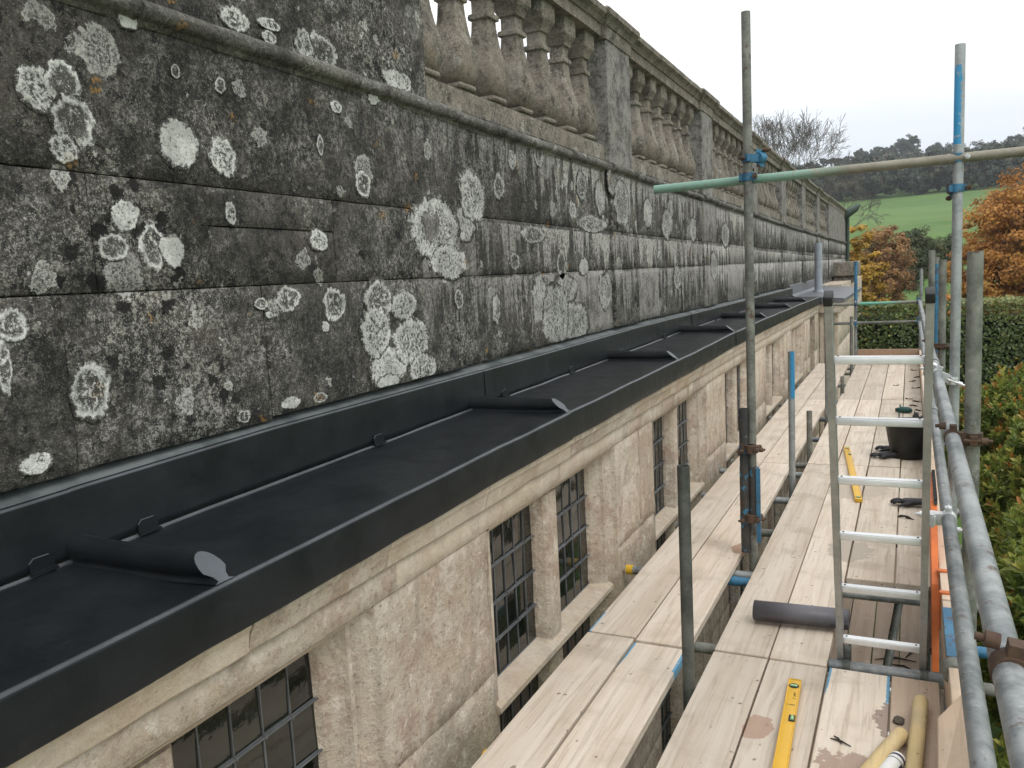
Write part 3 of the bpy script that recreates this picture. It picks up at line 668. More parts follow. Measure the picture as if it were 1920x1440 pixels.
for k in range(7):
    a = 3.34 if k == 0 else 6.42+3.0*(k-1); b = 5.88+3.0*k
    for i in range(7):
        y = a + (b-a)*(i+.5)/7
        link('baluster', bal_me, BALO, (XC, y, 2.585+zup_shear(2.9, y)), (0, 0, rs.uniform(-.03, .03)))
for a, b in pier_edges:
    m = MB(); m.bbox(-2.275, -1.965, a, b, 2.46, 3.345, .006)
    m.warp(warp_up).build('pier', M['stone_pale'] if a > 3 else M['stone'], BALO)
def cap_prof(d, t):
    xf, xb = -1.985+d, -2.245-d
    f = [(xf, 3.335-t), (xf, 3.41), (xf+.012, 3.415), (xf+.016, 3.425), (xf+.028, 3.445), (xf+.05, 3.462), (xf+.058, 3.468), (xf+.060, 3.50), (xf+.054, 3.512), (xf+.03, 3.517+t)]
    bk = [(xb-.03, 3.517+t), (xb-.06, 3.50), (xb-.05, 3.462), (xb-.012, 3.415), (xb, 3.41), (xb, 3.335-t)]
    return f + bk
for k in range(7):
    a = 3.34 if k == 0 else 6.42+3.0*(k-1); b = 5.88+3.0*k
    for (p, q) in ((a+.02, (a+b)/2), ((a+b)/2, b-.02)):
        m = MB(); m.sweep(cap_prof(0, 0), frange(p+.002, q-.002, .15), closed=True, caps=True, smooth=False)
        s = rs.random()*30
        m.v = [(x+.004*mnoise.noise((y*5, z*20, s)), y, z+.005*mnoise.noise((y*4, x*9, s))) for x, y, z in m.v]
        m.warp(warp_up).build('coping_stone', M['stone_b'], BALO)
for a, b in pier_edges:
    m = MB(); pr = cap_prof(.028, .012)
    m.sweep(pr, [a-.03, b+.03], closed=True, caps=True, smooth=False)
    # mitred ends: the cap overhangs the pier on every side
    m.v = [(x, y + (1 if y > (a+b)/2 else -1)*max(0, abs(x+2.115)-.158), z) for x, y, z in m.v]
    m.warp(warp_up).build('pier_cap', M['stone_b'], BALO)

# ---- lead gutter
GUT = empty('lead_gutter', (-1.7, 10, 1.0)); GUT.parent = HOUSE; GUT.matrix_parent_inverse = world_of(HOUSE).inverted()
ROLLY = [1.372, 3.542, 5.593, 7.641, 9.532, 11.621, 13.557]
def gprof():
    p = [(-1.95, .004), (-1.70, .001), (-1.455, -.001), (-1.440, .000)]
    for k in range(1, 7):
        t = math.pi/2 - (math.pi/2)*k/6
        p.append((-1.436+.014*math.cos(t), -.014+.014*math.sin(t)))
    p += [(-1.421, -.045), (-1.419, -.085), (-1.4175, -.1245), (-1.4185, -.129), (-1.423, -.1295), (-1.45, -.118)]
    return p
bays = [-2.5] + ROLLY + [15.75]
for i, (a, b) in enumerate(zip(bays[:-1], bays[1:])):
    m = MB(); s = rs.random()*30; pr = gprof()
    pr = [(x-(.0012 if i % 2 else 0), z-(.0008 if i % 2 else 0)) for x, z in pr]
    m.sweep(pr, frange(a, b+.004, .09 if a < 8 else .3), off=lambda y: zlip(y))
    m.v = [(x+(.005*mnoise.noise((y*1.3, 2, s))+.0015*mnoise.noise((y*7, z*9, s)) if x > -1.45 else 0), y, z+.004*mnoise.noise((x*4, y*1.8, s))+.0012*mnoise.noise((x*16, y*14, s))+(.003*mnoise.noise((y*5, 0, s)) if z < zlip(y)-.11 else 0)) for x, y, z in m.v]
    m.m = [1 if 4 <= (f_[0] % 16) <= 6 else 0 for f_ in m.f]  # lip bend coloured lighter as a painted highlight
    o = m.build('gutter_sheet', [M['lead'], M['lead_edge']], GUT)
# upstand sheets with a lap at each joint
ups = [-2.5, 1.367, 3.72, 6.087, 8.15, 10.246, 12.4, 15.9]
for i, (a, b) in enumerate(zip(ups[:-1], ups[1:])):
    m = MB(); x0 = -1.932 + (.004 if i % 2 == 0 else 0)
    s = rs.random()*30
    ys = frange(a-.05 if i else a, b, .1)
    V = []; F = []; n = 0
    for y in ys:
        zl, zu = zlip(y)+.013, zups(y)
        w = .005*mnoise.noise((y*1.3, 5, s)); e_ = .004*mnoise.noise((y*3, 9, s))
        row = [(x0+.001, zl+e_), (x0+.004, zl+e_+.001), (x0+.003, zl+.02), (x0+w, zl+.09), (x0+w, zu-.018)]
        for k in range(1, 6):
            t = (math.pi/2)*k/5*1.0; row.append((x0+w-.012+.012*math.cos(t), zu-.018+.012*math.sin(t)))
        row += [(x0-.030, zu+.0+e_), (x0-.085, zu+.020+e_)]
        V += [(x, y, z) for x, z in row]; n = len(row)
    F = [(i2*n+j, (i2+1)*n+j, (i2+1)*n+j+1, i2*n+j+1) for i2 in range(len(ys)-1) for j in range(n-1)]
    m.add(V, F, 0, True)
    # bright cut edge at the foot of the upstand
    V = []
    for y in ys:
        e_ = .004*mnoise.noise((y*3, 9, s)); z = zlip(y)+.013+e_
        V += [(x0+.0045, y, z-.002), (x0+.010, y, z-.006), (x0+.0105, y, z-.0105)]
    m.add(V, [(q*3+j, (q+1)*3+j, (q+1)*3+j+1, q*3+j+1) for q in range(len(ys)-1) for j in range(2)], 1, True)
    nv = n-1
    m.m = [(3 if (f_i % nv) >= nv-2 else 2 if (f_i % nv) in (5, 6) else 0) if f_i < (len(ys)-1)*nv else 1 for f_i in range(len(m.f))]  # top bend of the upstand carries the same painted highlight
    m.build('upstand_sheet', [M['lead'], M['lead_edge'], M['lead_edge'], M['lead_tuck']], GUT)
# wood-cored rolls
for i, y in enumerate(ROLLY):
    m = MB(); z0 = zlip(y); nseg = 14; r = .035; zc = .027
    sec = []
    for k in range(nseg+1):
        t = R_(-42) + R_(264)*k/nseg
        sec.append((r*math.cos(t), zc + r*math.sin(t)))
    sec = [(r*1.35, .0)] + [(p, max(q, .001)) for p, q in sec] + [(-r*1.35, .0)]
    top = zc + r
    xs = [-1.934, -1.925, -1.80, -1.65, -1.54]
    V = []; ns = len(sec)
    for x in xs: V += [(x, y+p*(1.12 if x < -1.92 else 1), z0+q*(1.10 if x < -1.92 else 1)) for p, q in sec]
    V += [(-1.510+.078*(1-q/top), y+p*(1 if q > .02 else .62), z0+q) for p, q in sec]
    m.add(V, [(a*ns+k, a*ns+k+1, (a+1)*ns+k+1, (a+1)*ns+k) for a in range(len(xs)) for k in range(ns-1)], 0, True)
    m.add(V[-ns:], [tuple(range(ns))[::-1]], 1, False)
    m.build('lead_roll', [M['lead'], M['lead_cut']], GUT)
# fixing clips standing on the fold
for y in (1.264, 1.583, 2.715, 3.579, 3.881, 4.845, 5.873, 7.066, 9.16, 11.2):
    m = MB(); z0 = zlip(y)+.012; x = -1.921
    pts = [(-.034, 0), (.032, 0), (.032, .024), (.020, .035), (-.022, .035), (-.034, .024)]
    V = [(x, y+p, z0+q) for p, q in pts] + [(x-.0025, y+p, z0+q) for p, q in pts]
    m.add(V, [tuple(range(6)), tuple(reversed(range(6, 12)))], 0)
    V = [(x+.0006, y+p, z0+q) for p, q in pts] + [(x-.004, y+p*.97, z0+q+.0012) for p, q in pts]
    m.add(V, [(k, k+6, 6+(k+1) % 6, (k+1) % 6) for k in range(2, 5)], 1)
    m.box(x-.002, x+.012, y-.036, y+.034, z0-.004, z0+.002)
    m.build('lead_clip', [M['lead'], M['lead_cut']], GUT)

# ---- lower facade
FAC = MB(); FAC.box(-2.1, -1.70, -2.5, 16.0, -4, .80); FAC.box(-1.72, -1.50, -2.5, 16.0, -4.0, -2.95)
FACO = FAC.build('facade_wall', M['lime'], HOUSE)
WA = [0.44 + 2.32*k for k in range(-1, 6)]            # left arris of each opening
WA = [a if a > 0 else a for a in WA]
WW = 1.56
XW = -1.48
def lime_mat(): return rs.choice([M['lime']]*5 + [M['lime_warm']])
# piers between windows
pe = [(-2.5, WA[0])] + [(WA[i]+WW, WA[i+1]) for i in range(len(WA)-1)] + [(WA[-1]+WW, 16.0)]
zc_ = [-2.95, -2.4, -1.9, -1.45, -.95, -.42, .08, .66]
for a, b in pe:
    for z0, z1 in zip(zc_[:-1], zc_[1:]):
        cuts = [a, b] if (rs.random() < .45 and b-a < 1.2) else ([a, a+(b-a)*rs.uniform(.35, .65), b] if b-a < 1.2 else frange(a, b, .7))
        for p, q in zip(cuts[:-1], cuts[1:]):
            if p > 13.9 and q < 15.6 and z0 > -1.5: continue
            stone_block('ashlar_block', XW+rs.uniform(-.004, .003), p, q, z0, z1, lime_mat(), FACO, depth=.24, cell=.06 if a < 8 else .2,
                        rough=.009, edge=.002, warp=warp_low, gap=.0006, seed=rs.random()*9)
# lintel course and cornice
ly = [-2.5, -1.0, .10, .95, 1.86+.27, 2.70, 3.52, 4.50, 5.35, 6.05, 6.9, 7.8, 8.8, 9.9, 10.9, 12.0, 13.0, 14.0, 15.0, 16.0]
for a, b in zip(ly[:-1], ly[1:]):
    stone_block('lintel_block', XW+rs.uniform(-.002, .003), a, b, .66, .752, M['lime_clean'] if rs.random() < .5 else M['lime'], FACO, depth=.24, cell=.06, rough=.002, edge=.003, warp=warp_low, gap=.0012, seed=rs.random()*9)
cy_ = [-2.5, -.7, .75, 1.45, 2.05, 2.72, 3.6, 4.6, 5.4, 6.4, 7.3, 8.3, 9.4, 10.4, 11.5, 12.5, 13.5, 14.6, 16.0]
for a, b in zip(cy_[:-1], cy_[1:]):
    m = MB(); s = rs.random()*20
    pr = [(-1.70, .755), (-1.468, .755), (-1.458, .764), (-1.452, .79), (-1.446, .815), (-1.436, .832), (-1.434, .90), (-1.70, .90)]
    m.sweep(pr, frange(a+.002, b-.002, .08 if a < 8 else .3), closed=True, caps=True, smooth=False)
    m.v = [(x+(.006*mnoise.noise((y*6, z*20, s))-.012*max(0, mnoise.noise((y*3, z*8, s+3))-.2) if x > -1.6 else 0), y, z+(.005*mnoise.noise((y*5, 1, s)) if z < .8 else 0)) for x, y, z in m.v]
    m.warp(warp_low).build('cornice_block', rs.choice([M['lime'], M['lime_clean'], M['lime_warm']]) if a > 3 else rs.choice([M['lime'], M['lime_clean']]), FACO)

GX = -1.60
JP = [(0, XW), (.012, -1.500), (.070, -1.536), (.077, -1.521), (.096, -1.521), (.104, -1.538), (.160, -1.580), (.172, -1.60), (.172, -1.74), (0, -1.74)]   # jamb: two hollows
pane_cache = {}
def window(a, idx):
    b = a+WW; mid = a+.755
    W = empty('window', (XW, a+WW/2, -1.4)); W.parent = HOUSE; W.matrix_parent_inverse = world_of(HOUSE).inverted()
    m = MB(); m.vprism([(x, a+d) for d, x in JP][::-1], -2.80, .655); m.warp(warp_low).build('jamb', M['lime'], W)
    m = MB(); m.vprism([(x, b-d) for d, x in JP], -2.80, .655); m.warp(warp_low).build('jamb', M['lime'], W)
    m = MB(); hd = [(XW, .659), (-1.515, .630), (-1.530, .628), (-1.545, .612), (-1.585, .580), (-1.60, .575), (-1.74, .575), (-1.74, .659)]
    m.sweep(hd, [a+.02, mid, b-.02], closed=True, smooth=False); m.warp(warp_low).build('head', M['lime_clean'], W)
    mu = [(-1.528, -.055), (-1.528, .055), (-1.545, .072), (-1.585, .088), (-1.60, .09), (-1.72, .09), (-1.72, -.09), (-1.60, -.09), (-1.585, -.088), (-1.545, -.072)]
    for z0, z1 in ((-.09, .61), (-2.8, -.18)):
        m = MB(); m.vprism([(x, mid+d) for x, d in mu], z0, z1); m.warp(warp_low).build('mullion', M['lime'], W)
    m = MB(); tr = [(-1.74, -.065), (-1.60, -.072), (-1.505, -.098), (-1.494, -.106), (-1.492, -.128), (-1.52, -.150), (-1.60, -.19), (-1.74, -.19)]
    m.sweep(tr, [a+.06, mid, b-.06], closed=True, caps=True, smooth=False); m.build('transom', M['lime_clean'], W)
    m = MB(); m.bbox(-1.74, -1.46, a-.02, b+.02, -2.95, -2.78, .01); m.build('sill', M['lime_clean'], W)
    lights = [(a+.165, mid-.082), (mid+.082, b-.165)]
    for (l0, l1) in lights:
        for (z0, z1, rows) in ((-.075, .585, 4), (-2.79, -.175, 14)):
            nc = 5; cw = (l1-l0)/nc; rh = (z1-z0)/rows
            sep = idx < 4 and z0 > -.5
            key = (round(cw, 4), round(rh, 4))
            if sep:
                if key not in pane_cache:
                    q = MB(); q.box(-.002, .002, -cw/2+.002, cw/2-.002, -rh/2+.002, rh/2-.002); pane_cache[key] = q.mesh('pane', M['glass'])
                for i in range(nc):
                    for j in range(rows):
                        z = z0+rh*(j+.5)
                        link('pane', pane_cache[key], W, (GX-.004, l0+cw*(i+.5), z+zlow(a)*max(0, z/.65)), (rs.uniform(-.02, .02), rs.uniform(-.035, .035), rs.uniform(-.03, .03)))
            else:
                m = MB()
                for i in range(nc):
                    for j in range(rows): m.box(GX-.006, GX-.002, l0+cw*i, l0+cw*(i+1), z0+rh*j, z0+rh*(j+1))
                m.warp(warp_low).build('glazing', M['glass'], W)
            m = MB()
            for i in range(nc+1): m.bbox(GX-.008, GX+.004, l0+cw*i-.003, l0+cw*i+.003, z0, z1, .0012)
            for j in range(rows+1):
                z = z0+rh*j
                m.bbox(GX-.0085, GX+.0045, l0, l1, z-.0045, z+.0045, .002)
                if 0 < j < rows:
                    m.tube((GX+.009, l0-.02, z), (GX+.009, l1+.02, z), .004, n=6)
                    for i in range(1, nc): m.bbox(GX+.003, GX+.015, l0+cw*i-.0055, l0+cw*i+.0055, z-.0055, z+.0055, .002)
            m.warp(warp_low).build('lead_cames', M['came'], W)
for i, a in enumerate(WA): window(a, i)
# blocked doorway near the far end
D = empty('doorway', (XW, 14.7, -1.4)); D.parent = HOUSE; D.matrix_parent_inverse = world_of(HOUSE).inverted()
m = MB()
for k in range(6): m.bbox(-1.60, -1.565, 13.98+.27*k, 14.245+.27*k, -1.4, .66, .006)
m.build('boarding', M['door_wood'], D)
m = MB(); m.box(-1.70, -1.47, 13.86, 13.97, -1.4, .66); m.build('jamb', M['lime_clean'], D)
m = MB(); m.box(-1.70, -1.47, 15.6, 15.72, -1.4, .66); m.build('jamb', M['lime_clean'], D)
# projecting end bay with its own older lead flat
m = MB(); m.box(-2.0, -1.17, 15.86, 21.5, -4, .86); BAY = m.build('end_bay', M['lime'], HOUSE)
for k in range(4):
    for j, (z0, z1) in enumerate(((-1.2, -.5), (-.5, .1), (.1, .66))):
        stone_block('ashlar_block', -1.15, 15.86+1.1*k, 16.96+1.1*k, z0, z1, M['lime'], BAY, depth=.1, cell=.3, edge=.004)
m = MB()
for k, (x0, x1) in enumerate(((-1.47, -1.40), (-1.37, -1.27), (-1.22, -1.15))): m.bbox(x0, x1, 15.83, 15.90, -1.5, .62, .01)
m.build('pilaster_strips', M['lime_clean'], BAY)
m = MB(); m.sweep([(-1.3, .70), (-1.14, .70), (-1.12, .74), (-1.09, .80), (-1.07, .90), (-1.07, .95), (-1.3, .95)], [15.78, 21.6], closed=True, caps=True, smooth=False)
m.box(-1.60, -1.071, 15.77, 15.90, .72, .949); m.build('cornice', M['lime'], BAY)
m = MB()
m.sweep([(-2.0, 1.24), (-1.96, 1.22), (-1.93, 1.06), (-1.88, 1.02), (-1.4, .99), (-1.06, .965), (-1.045, .955), (-1.045, .90)], [15.74, 17.6, 19.5, 21.65], smooth=False)
m.add([(-1.95, 15.74, 1.02), (-1.045, 15.74, .958), (-1.045, 15.74, .90), (-1.95, 15.74, .90)], [(0, 1, 2, 3)], 0)
m.build('lead_flat', M['lead_pale'], BAY)
m = MB(); m.box(-2.0, -1.5, 21.5, 31, -4, 1.05); m.build('far_wall', M['lime'], BAY)
# vent pipe on the flat, hopper and spout at the far corner
m = MB(); m.tube((-1.69, 18.1, 1.0), (-1.69, 18.1, 2.0), .075, n=18, hollow=True); m.tube((-1.69, 18.1, 1.0), (-1.69, 18.1, 1.06), .10, .085, n=18); m.build('vent_pipe', M['pipe_grey'], HOUSE)
m = MB(); m.bbox(-1.99, -1.30, 25.2, 26.2, 1.18, 1.58, .02); m.bbox(-1.99, -1.42, 25.3, 26.1, .98, 1.18, .05); m.build('corbelled_stone_box', M['stone_b'], HOUSE)
m = MB()
m.path([(-2.05, 29.9, 3.05), (-1.9, 29.9, 3.12), (-1.62, 29.9, 3.30), (-1.50, 29.9, 3.40)], [.12, .14, .11, .03], n=10)
m.tube((-1.90, 30.2, 1.0), (-1.90, 30.2, 3.1), .06, n=10)
m.build('rainwater_spout', M['copper'], HOUSE)
# flat roof behind the parapet
m = MB(); m.box(-9, -2.28, -2.5, 31, 2.2, 2.36); m.build('flat_roof', M['lead_pale'], HOUSE)
m = MB(); m.box(-9, -8.7, -2.5, 31, -4, 2.2); m.box(-8.7, -2.3, 30.7, 31, -4, 2.2); m.build('rear_walls', M['lime'], HOUSE)

# ------------------------------------------------------------------ the scaffold
SC = empty('scaffold', (-.3, 6, -4))
tag(SC, 'tube scaffold with timber boards beside the stone house', 'scaffold')
TR = .02415
def tube_obj(name, p0, p1, mat, r=TR, n=16):
    m = MB(); m.tube(p0, p1, r, n=n, hollow=True); return m.build(name, mat, SC)

def coupler(p, ax1, ax2, off, mat, bolt_mat=None, s=1.0):
    """double coupler: collar round tube 1 at p (axis ax1) and collar round tube 2 at p+off (axis ax2)"""
    p = Vector(p); a1 = Vector(ax1); a2 = Vector(ax2); off = Vector(off); d = off.normalized()
    m = MB(); R1 = TR+.005
    m.tube(p-a1*.021, p+a1*.021, R1, n=14); m.tube(p+off-a2*.021, p+off+a2*.021, R1, n=14)
    def ob(c, ux, uy, uz, hx, hy, hz, target):
        V = []
        for sx_ in (-1, 1):
            for sy_ in (-1, 1):
                for sz_ in (-1, 1): V.append(c+ux*hx*sx_+uy*hy*sy_+uz*hz*sz_)
        target.add(V, [(0, 1, 3, 2), (4, 6, 7, 5), (0, 4, 5, 1), (2, 3, 7, 6), (0, 2, 6, 4), (1, 5, 7, 3)])
    o = m
    e1 = d.cross(a1).normalized(); e2 = d.cross(a2).normalized()
    ob(p+off*.5, d, a1, e1, off.length*.5-TR*.5, .020, .022, m)
    bolts = []
    for c, ax, ee, s_ in ((p, a1, e1, -1), (p+off, a2, e2, 1)):
        for sg in (-1, 1): ob(c+ee*sg*(R1+.007), ee, ax, d, .010, .016, .011, m)
        ee_ = ee*1.0
        q = MB(); q.tube(c+ee_*(R1+.012)-d*.03, c+ee_*(R1+.012)+d*.055*s_*1.0, .0065, n=8)
        q.tube(c+ee_*(R1+.012)+d*.022*s_, c+ee_*(R1+.012)+d*.042*s_, .0135, n=6); bolts.append(('bolt', q))
        q = MB(); q.tube(c-ee_*(R1+.012)-ax*.024, c-ee_*(R1+.012)+ax*.024, .007, n=8); bolts.append(('hinge_pin', q))
    c_ = m.build('coupler', mat, SC)
    for nm, q in bolts: q.build(nm, bolt_mat or M['rust'], c_)
    return c_
X_, Y_, Z_ = (1, 0, 0), (0, 1, 0), (0, 0, 1)

GZ = -4.0
# inner row of standards
tube_obj('standard', (-.775, 3.06, GZ), (-.775, 3.06, .892), M['galv_dark'])
tube_obj('standard', (-.792, 4.66, GZ), (-.788, 4.66, 2.95), M['galv_old'])
tube_obj('standard', (-.805, 6.50, GZ), (-.803, 6.50, .975), M['blue_top'])
tube_obj('standard', (-.775, 7.45, GZ), (-.775, 7.45, .36), M['galv_old'])
tube_obj('standard', (-.785, 9.3, GZ), (-.785, 9.3, 1.15), M['blue_top'])
tube_obj('standard', (-.745, 10.9, GZ), (-.745, 10.9, .21), M['galv_old'])
tube_obj('standard', (-.775, 13.2, GZ), (-.775, 13.2, .80), M['galv_old'])
m = MB(); m.tube((-.775, 14.25, .02), (-.775, 14.25, 1.6), TR, n=12, hollow=True); st = m.build('standard', M['galv'], SC)
m = MB(); m.tube((-.775, 14.25, .95), (-.775, 14.25, 1.601), TR+.0012, n=12); m.build('blue_paint', M['blue'], st)
m = MB(); m.bbox(-.845, -.705, 14.20, 14.30, .0, .03, .008); m.build('base_plate', M['yellow_cap'], st)
# rusty lap tube clamped on the inner standard
m = MB(); m.tube((-.826, 4.625, .03), (-.828, 4.625, .852), TR+.0005, n=16, hollow=True); lap = m.build('lap_tube', M['rust_blue'], SC)
m = MB(); m.tube((-.775, 4.63, .24), (-.775, 4.63, .52), .0285, n=14); m.tube((-.826, 4.625, .24), (-.826, 4.625, .52), .0275, n=14); m.build('sleeve', M['rust_blue'], lap)
m = MB(); m.box(-.760, -.738, 4.595, 4.612, .10, .52); m.build('blue_strap', M['blue'], lap)
for z in (.62, .225):
    coupler((-.826, 4.625, z), Z_, Z_, (.042, .025, 0), M['blue'], M['rust'])
    coupler((-.79, 4.60, z+.01), Z_, Z_, (.0, .03, 0), M['rust'], M['rust'])
# outer row
tube_obj('standard', (.197, 3.13, GZ), (.192, 3.13, 1.645), M['galv_old'])
tube_obj('standard', (.207, 4.82, GZ), (.213, 4.82, 2.66), M['blue_streak'])
tube_obj('standard', (.207, 6.42, GZ), (.200, 6.42, 1.605), M['galv_old'])
tube_obj('standard', (.168, 7.75, GZ), (.160, 7.75, 1.68), M['galv_old'])
m = MB(); m.tube((.205, 8.2, GZ), (.205, 8.2, 1.62), TR, n=14, hollow=True); st = m.build('standard', M['galv_old'], SC)
m = MB(); m.tube((.205, 8.2, .78), (.205, 8.2, 1.56), TR+.001, n=14); m.build('blue_paint', M['blue'], st)
tube_obj('standard', (.15, 13.95, GZ), (.15, 13.95, 1.45), M['galv'])
# cross tube over the boards and its couplers
tube_obj('cross_tube', (-1.325, 4.735, 2.092), (1.9, 4.90, 2.135), M['galv_green'])
coupler((-.789, 4.66, 2.105), Z_, X_, (0, .056, 0), M['blue'], M['rust'])
coupler((-.789, 4.66, 2.20), Z_, (0.5, .86, 0), (.062, .02, 0), M['blue'], M['rust'])
coupler((.210, 4.82, 2.115), Z_, X_, (0, .056, 0), M['blue'], M['zinc'])
coupler((.209, 4.82, 1.965), Z_, Y_, (-.02, .045, 0), M['blue'], M['rust'])
# guard rails on the outer side
tube_obj('guard_rail', (.142, -.8, 1.02), (.130, 5.35, 1.02), M['galv'])
tube_obj('guard_rail', (.128, 5.36, 1.018), (.13, 14.2, .955), M['galv'])
tube_obj('guard_rail', (.135, -.8, .645), (.138, 5.8, .66), M['galv'])
tube_obj('guard_rail', (.135, 5.81, .66), (.135, 14.1, .64), M['galv'])
m = MB(); m.tube((.128, 5.30, 1.019), (.128, 5.42, 1.018), TR+.006, n=14); m.build('tube_joint', M['galv'], SC)
m = MB(); m.tube((.138, 5.74, .66), (.138, 5.86, .66), TR+.006, n=14); m.build('tube_joint', M['galv'], SC)
coupler((.140, 1.36, 1.02), Y_, Z_, (.062, -.0, -.01), M['rust'], M['rust'])
coupler((.136, 3.13, 1.02), Y_, Z_, (.060, .0, 0), M['rust'], M['rust'])
coupler((.137, 3.42, .652), Y_, Z_, (-.055, .0, 0), M['zinc'], M['zinc'])
coupler((.132, 4.82, 1.019), Y_, Z_, (.073, .0, -.03), M['zinc'], M['zinc'])
coupler((.132, 6.42, 1.01), Y_, Z_, (.070, .0, 0), M['rust'], M['rust'])
coupler((.132, 7.75, .655), Y_, Z_, (.035, .0, 0), M['zinc'], M['zinc'])
# a near standard that carries the rails beside the camera
tube_obj('standard', (.214, 1.36, GZ), (.214, 1.36, .93), M['galv_old'])
# end guard rails
tube_obj('guard_rail', (-1.25, 14.18, .93), (.2, 14.18, .94), M['green_top'])
tube_obj('guard_rail', (-1.25, 14.18, .63), (.2, 14.18, .635), M['galv_old'])
for z in (.933, .632):
    coupler((-.775, 14.25, z), Z_, X_, (0, -.07, 0), M['blue'], M['zinc'])
    coupler((.11, 14.18, z), X_, Y_, (.02, 0, .05), M['blue'], M['rust'])
# transoms under the boards
for i, (y, x0, x1) in enumerate(((-.3, -1.40, .34), (1.1, -1.40, .34), (2.43, -1.362, .34), (3.545, -1.12, .36), (4.40, -1.455, .34), (4.50, -1.35, .34), (5.29, -1.40, .34), (6.07, -1.40, .34), (6.86, -1.43, .34),
                                 (7.2, -1.40, .34), (8.3, -1.40, .34), (9.4, -1.40, .34), (10.3, -1.42, .34), (10.6, -1.40, .34), (12.0, -1.40, .34), (13.3, -1.40, .34), (13.9, -1.40, .34))):
    o = tube_obj('transom', (x0, y, -.064), (x1, y, -.064), M['blue_top'] if False else (M['galv'] if i % 3 else M['galv_old']), n=14)
    if x0 < -1.44 or abs(y-2.43) < .01:
        m = MB(); m.tube((x0-.004, y, -.064), (x0+.035, y, -.064), .0275, n=14); m.build('end_cap', M['yellow_cap'], o)
    if abs(y-4.40) < .06:
        m = MB(); m.tube((-.98, y, -.064), (-.60, y, -.064), TR+.0012, n=14); m.build('blue_paint', M['blue'], o)
# ledgers
for x, z in ((-.93, -.115), (.235, -.115), (-.835, -2.12), (.235, -2.12)):
    tube_obj('ledger', (x, -.8, z), (x, 14.2, z), M['galv_old'])
tube_obj('ledger', (.24, 3.9, -.07), (1.2, 3.9, -.07), M['blue'])
# brace seen through the hatch
tube_obj('brace', (-.33, 4.1, -1.9), (.02, 5.6, -.12), M['galv_dark'])

# ---- boards
def board_mesh(w, l, t, mat, paint=None, bev=.004):
    """paint: list of (side, end) pairs painted blue near an end of the board"""
    bm = bmesh.new(); bmesh.ops.create_cube(bm, size=1.0)
    for v in bm.verts: v.co = Vector((v.co.x*w, v.co.y*l, v.co.z*t))
    bmesh.ops.bevel(bm, geom=bm.edges[:], offset=bev, segments=2, affect='EDGES', profile=.5)
    cuts = [f for f in (-.5+.12/l, -.5+.34/l, .5-.34/l, .5-.12/l)]
    for c in cuts: bmesh.ops.bisect_plane(bm, geom=bm.verts[:]+bm.edges[:]+bm.faces[:], plane_co=(0, c*l, 0), plane_no=(0, 1, 0))
    for c in (-.5+.018/w, .5-.018/w): bmesh.ops.bisect_plane(bm, geom=bm.verts[:]+bm.edges[:]+bm.faces[:], plane_co=(c*w, 0, 0), plane_no=(1, 0, 0))
    me = bpy.data.meshes.new('scaffold_board'); bm.to_mesh(me); bm.free(); me.materials.append(mat)
    if paint is not None:
        val = []
        for v in me.vertices:
            p = 0.0
            for s_, e_ in paint:
                if v.co.x*s_ > w/2-.012 and v.co.y*e_ > l/2-.13: p = 1.0
            val.append(p)
        a = me.attributes.new('paint', 'FLOAT', 'POINT'); a.data.foreach_set('value', val)
    return me
bcache = {}
def board(x0, x1, y0, y1, z=0.0, mat='board', paint=None, t=.038, name='scaffold_board'):
    w = round(x1-x0, 4); l = round(y1-y0, 4)
    key = (w, l, mat, tuple(paint) if paint else None, t)
    if key not in bcache: bcache[key] = board_mesh(w, l, t, M[mat], paint)
    return link(name, bcache[key], SC, ((x0+x1)/2, (y0+y1)/2, z-t/2), (rs.uniform(-.0012, .0012), rs.uniform(-.004, .004), rs.uniform(-.0008, .0008)))
cx_ = [-.755, -.523, -.288, -.056, .118]
ysegs = [(-.7, 3.405), (3.415, 7.015), (7.03, 10.43), (10.445, 14.08)]
for c in range(4):
    for k, (a, b) in enumerate(ysegs):
        jit = rs.uniform(-.006, .006)
        x0, x1 = cx_[c]+.0035+jit*.4, cx_[c+1]-.0045+jit*.4
        mat, paint = 'board', None
        if c >= 2 and k == 1: a = 4.455
        if c == 2 and k == 0: mat, paint = 'board_blue', [(-1, 1), (1, 1)]; b = 3.41
        if c == 3 and k == 0: mat = 'board_pink'; b = 3.415
        if c == 3 and k > 0: x1 = .128
        board(x0, x1, a, b-.004, rs.uniform(-.002, .002), mat, paint)
ix = [-1.331, -1.098, -.855]
isegs = [[(-.7, 3.40), (3.415, 6.93), (6.945, 10.36), (10.38, 14.1)], [(-.7, 3.375), (3.39, 6.95), (6.965, 10.40), (10.42, 14.1)]]
for c in range(2):
    for k, (a, b) in enumerate(isegs[c]):
        paint = [(1, 1), (-1, 1)] if (k == 0 and c == 1) else ([(-1, -1)] if c == 0 and k == 1 else None)
        board(ix[c]+.003, ix[c+1]-.005-(.004 if c == 0 and k == 0 else 0), a, b, rs.uniform(-.002, .004), 'board_blue' if paint else 'board', paint)
# lower lift seen through the hatch and the gap
for c in range(6):
    for k, (a, b) in enumerate(((-.5, 3.6), (3.62, 7.4), (7.42, 11.2), (11.22, 14))):
        board(-.985+.232*c, -.985+.232*c+.222, a, b, -2.02, 'board_low')
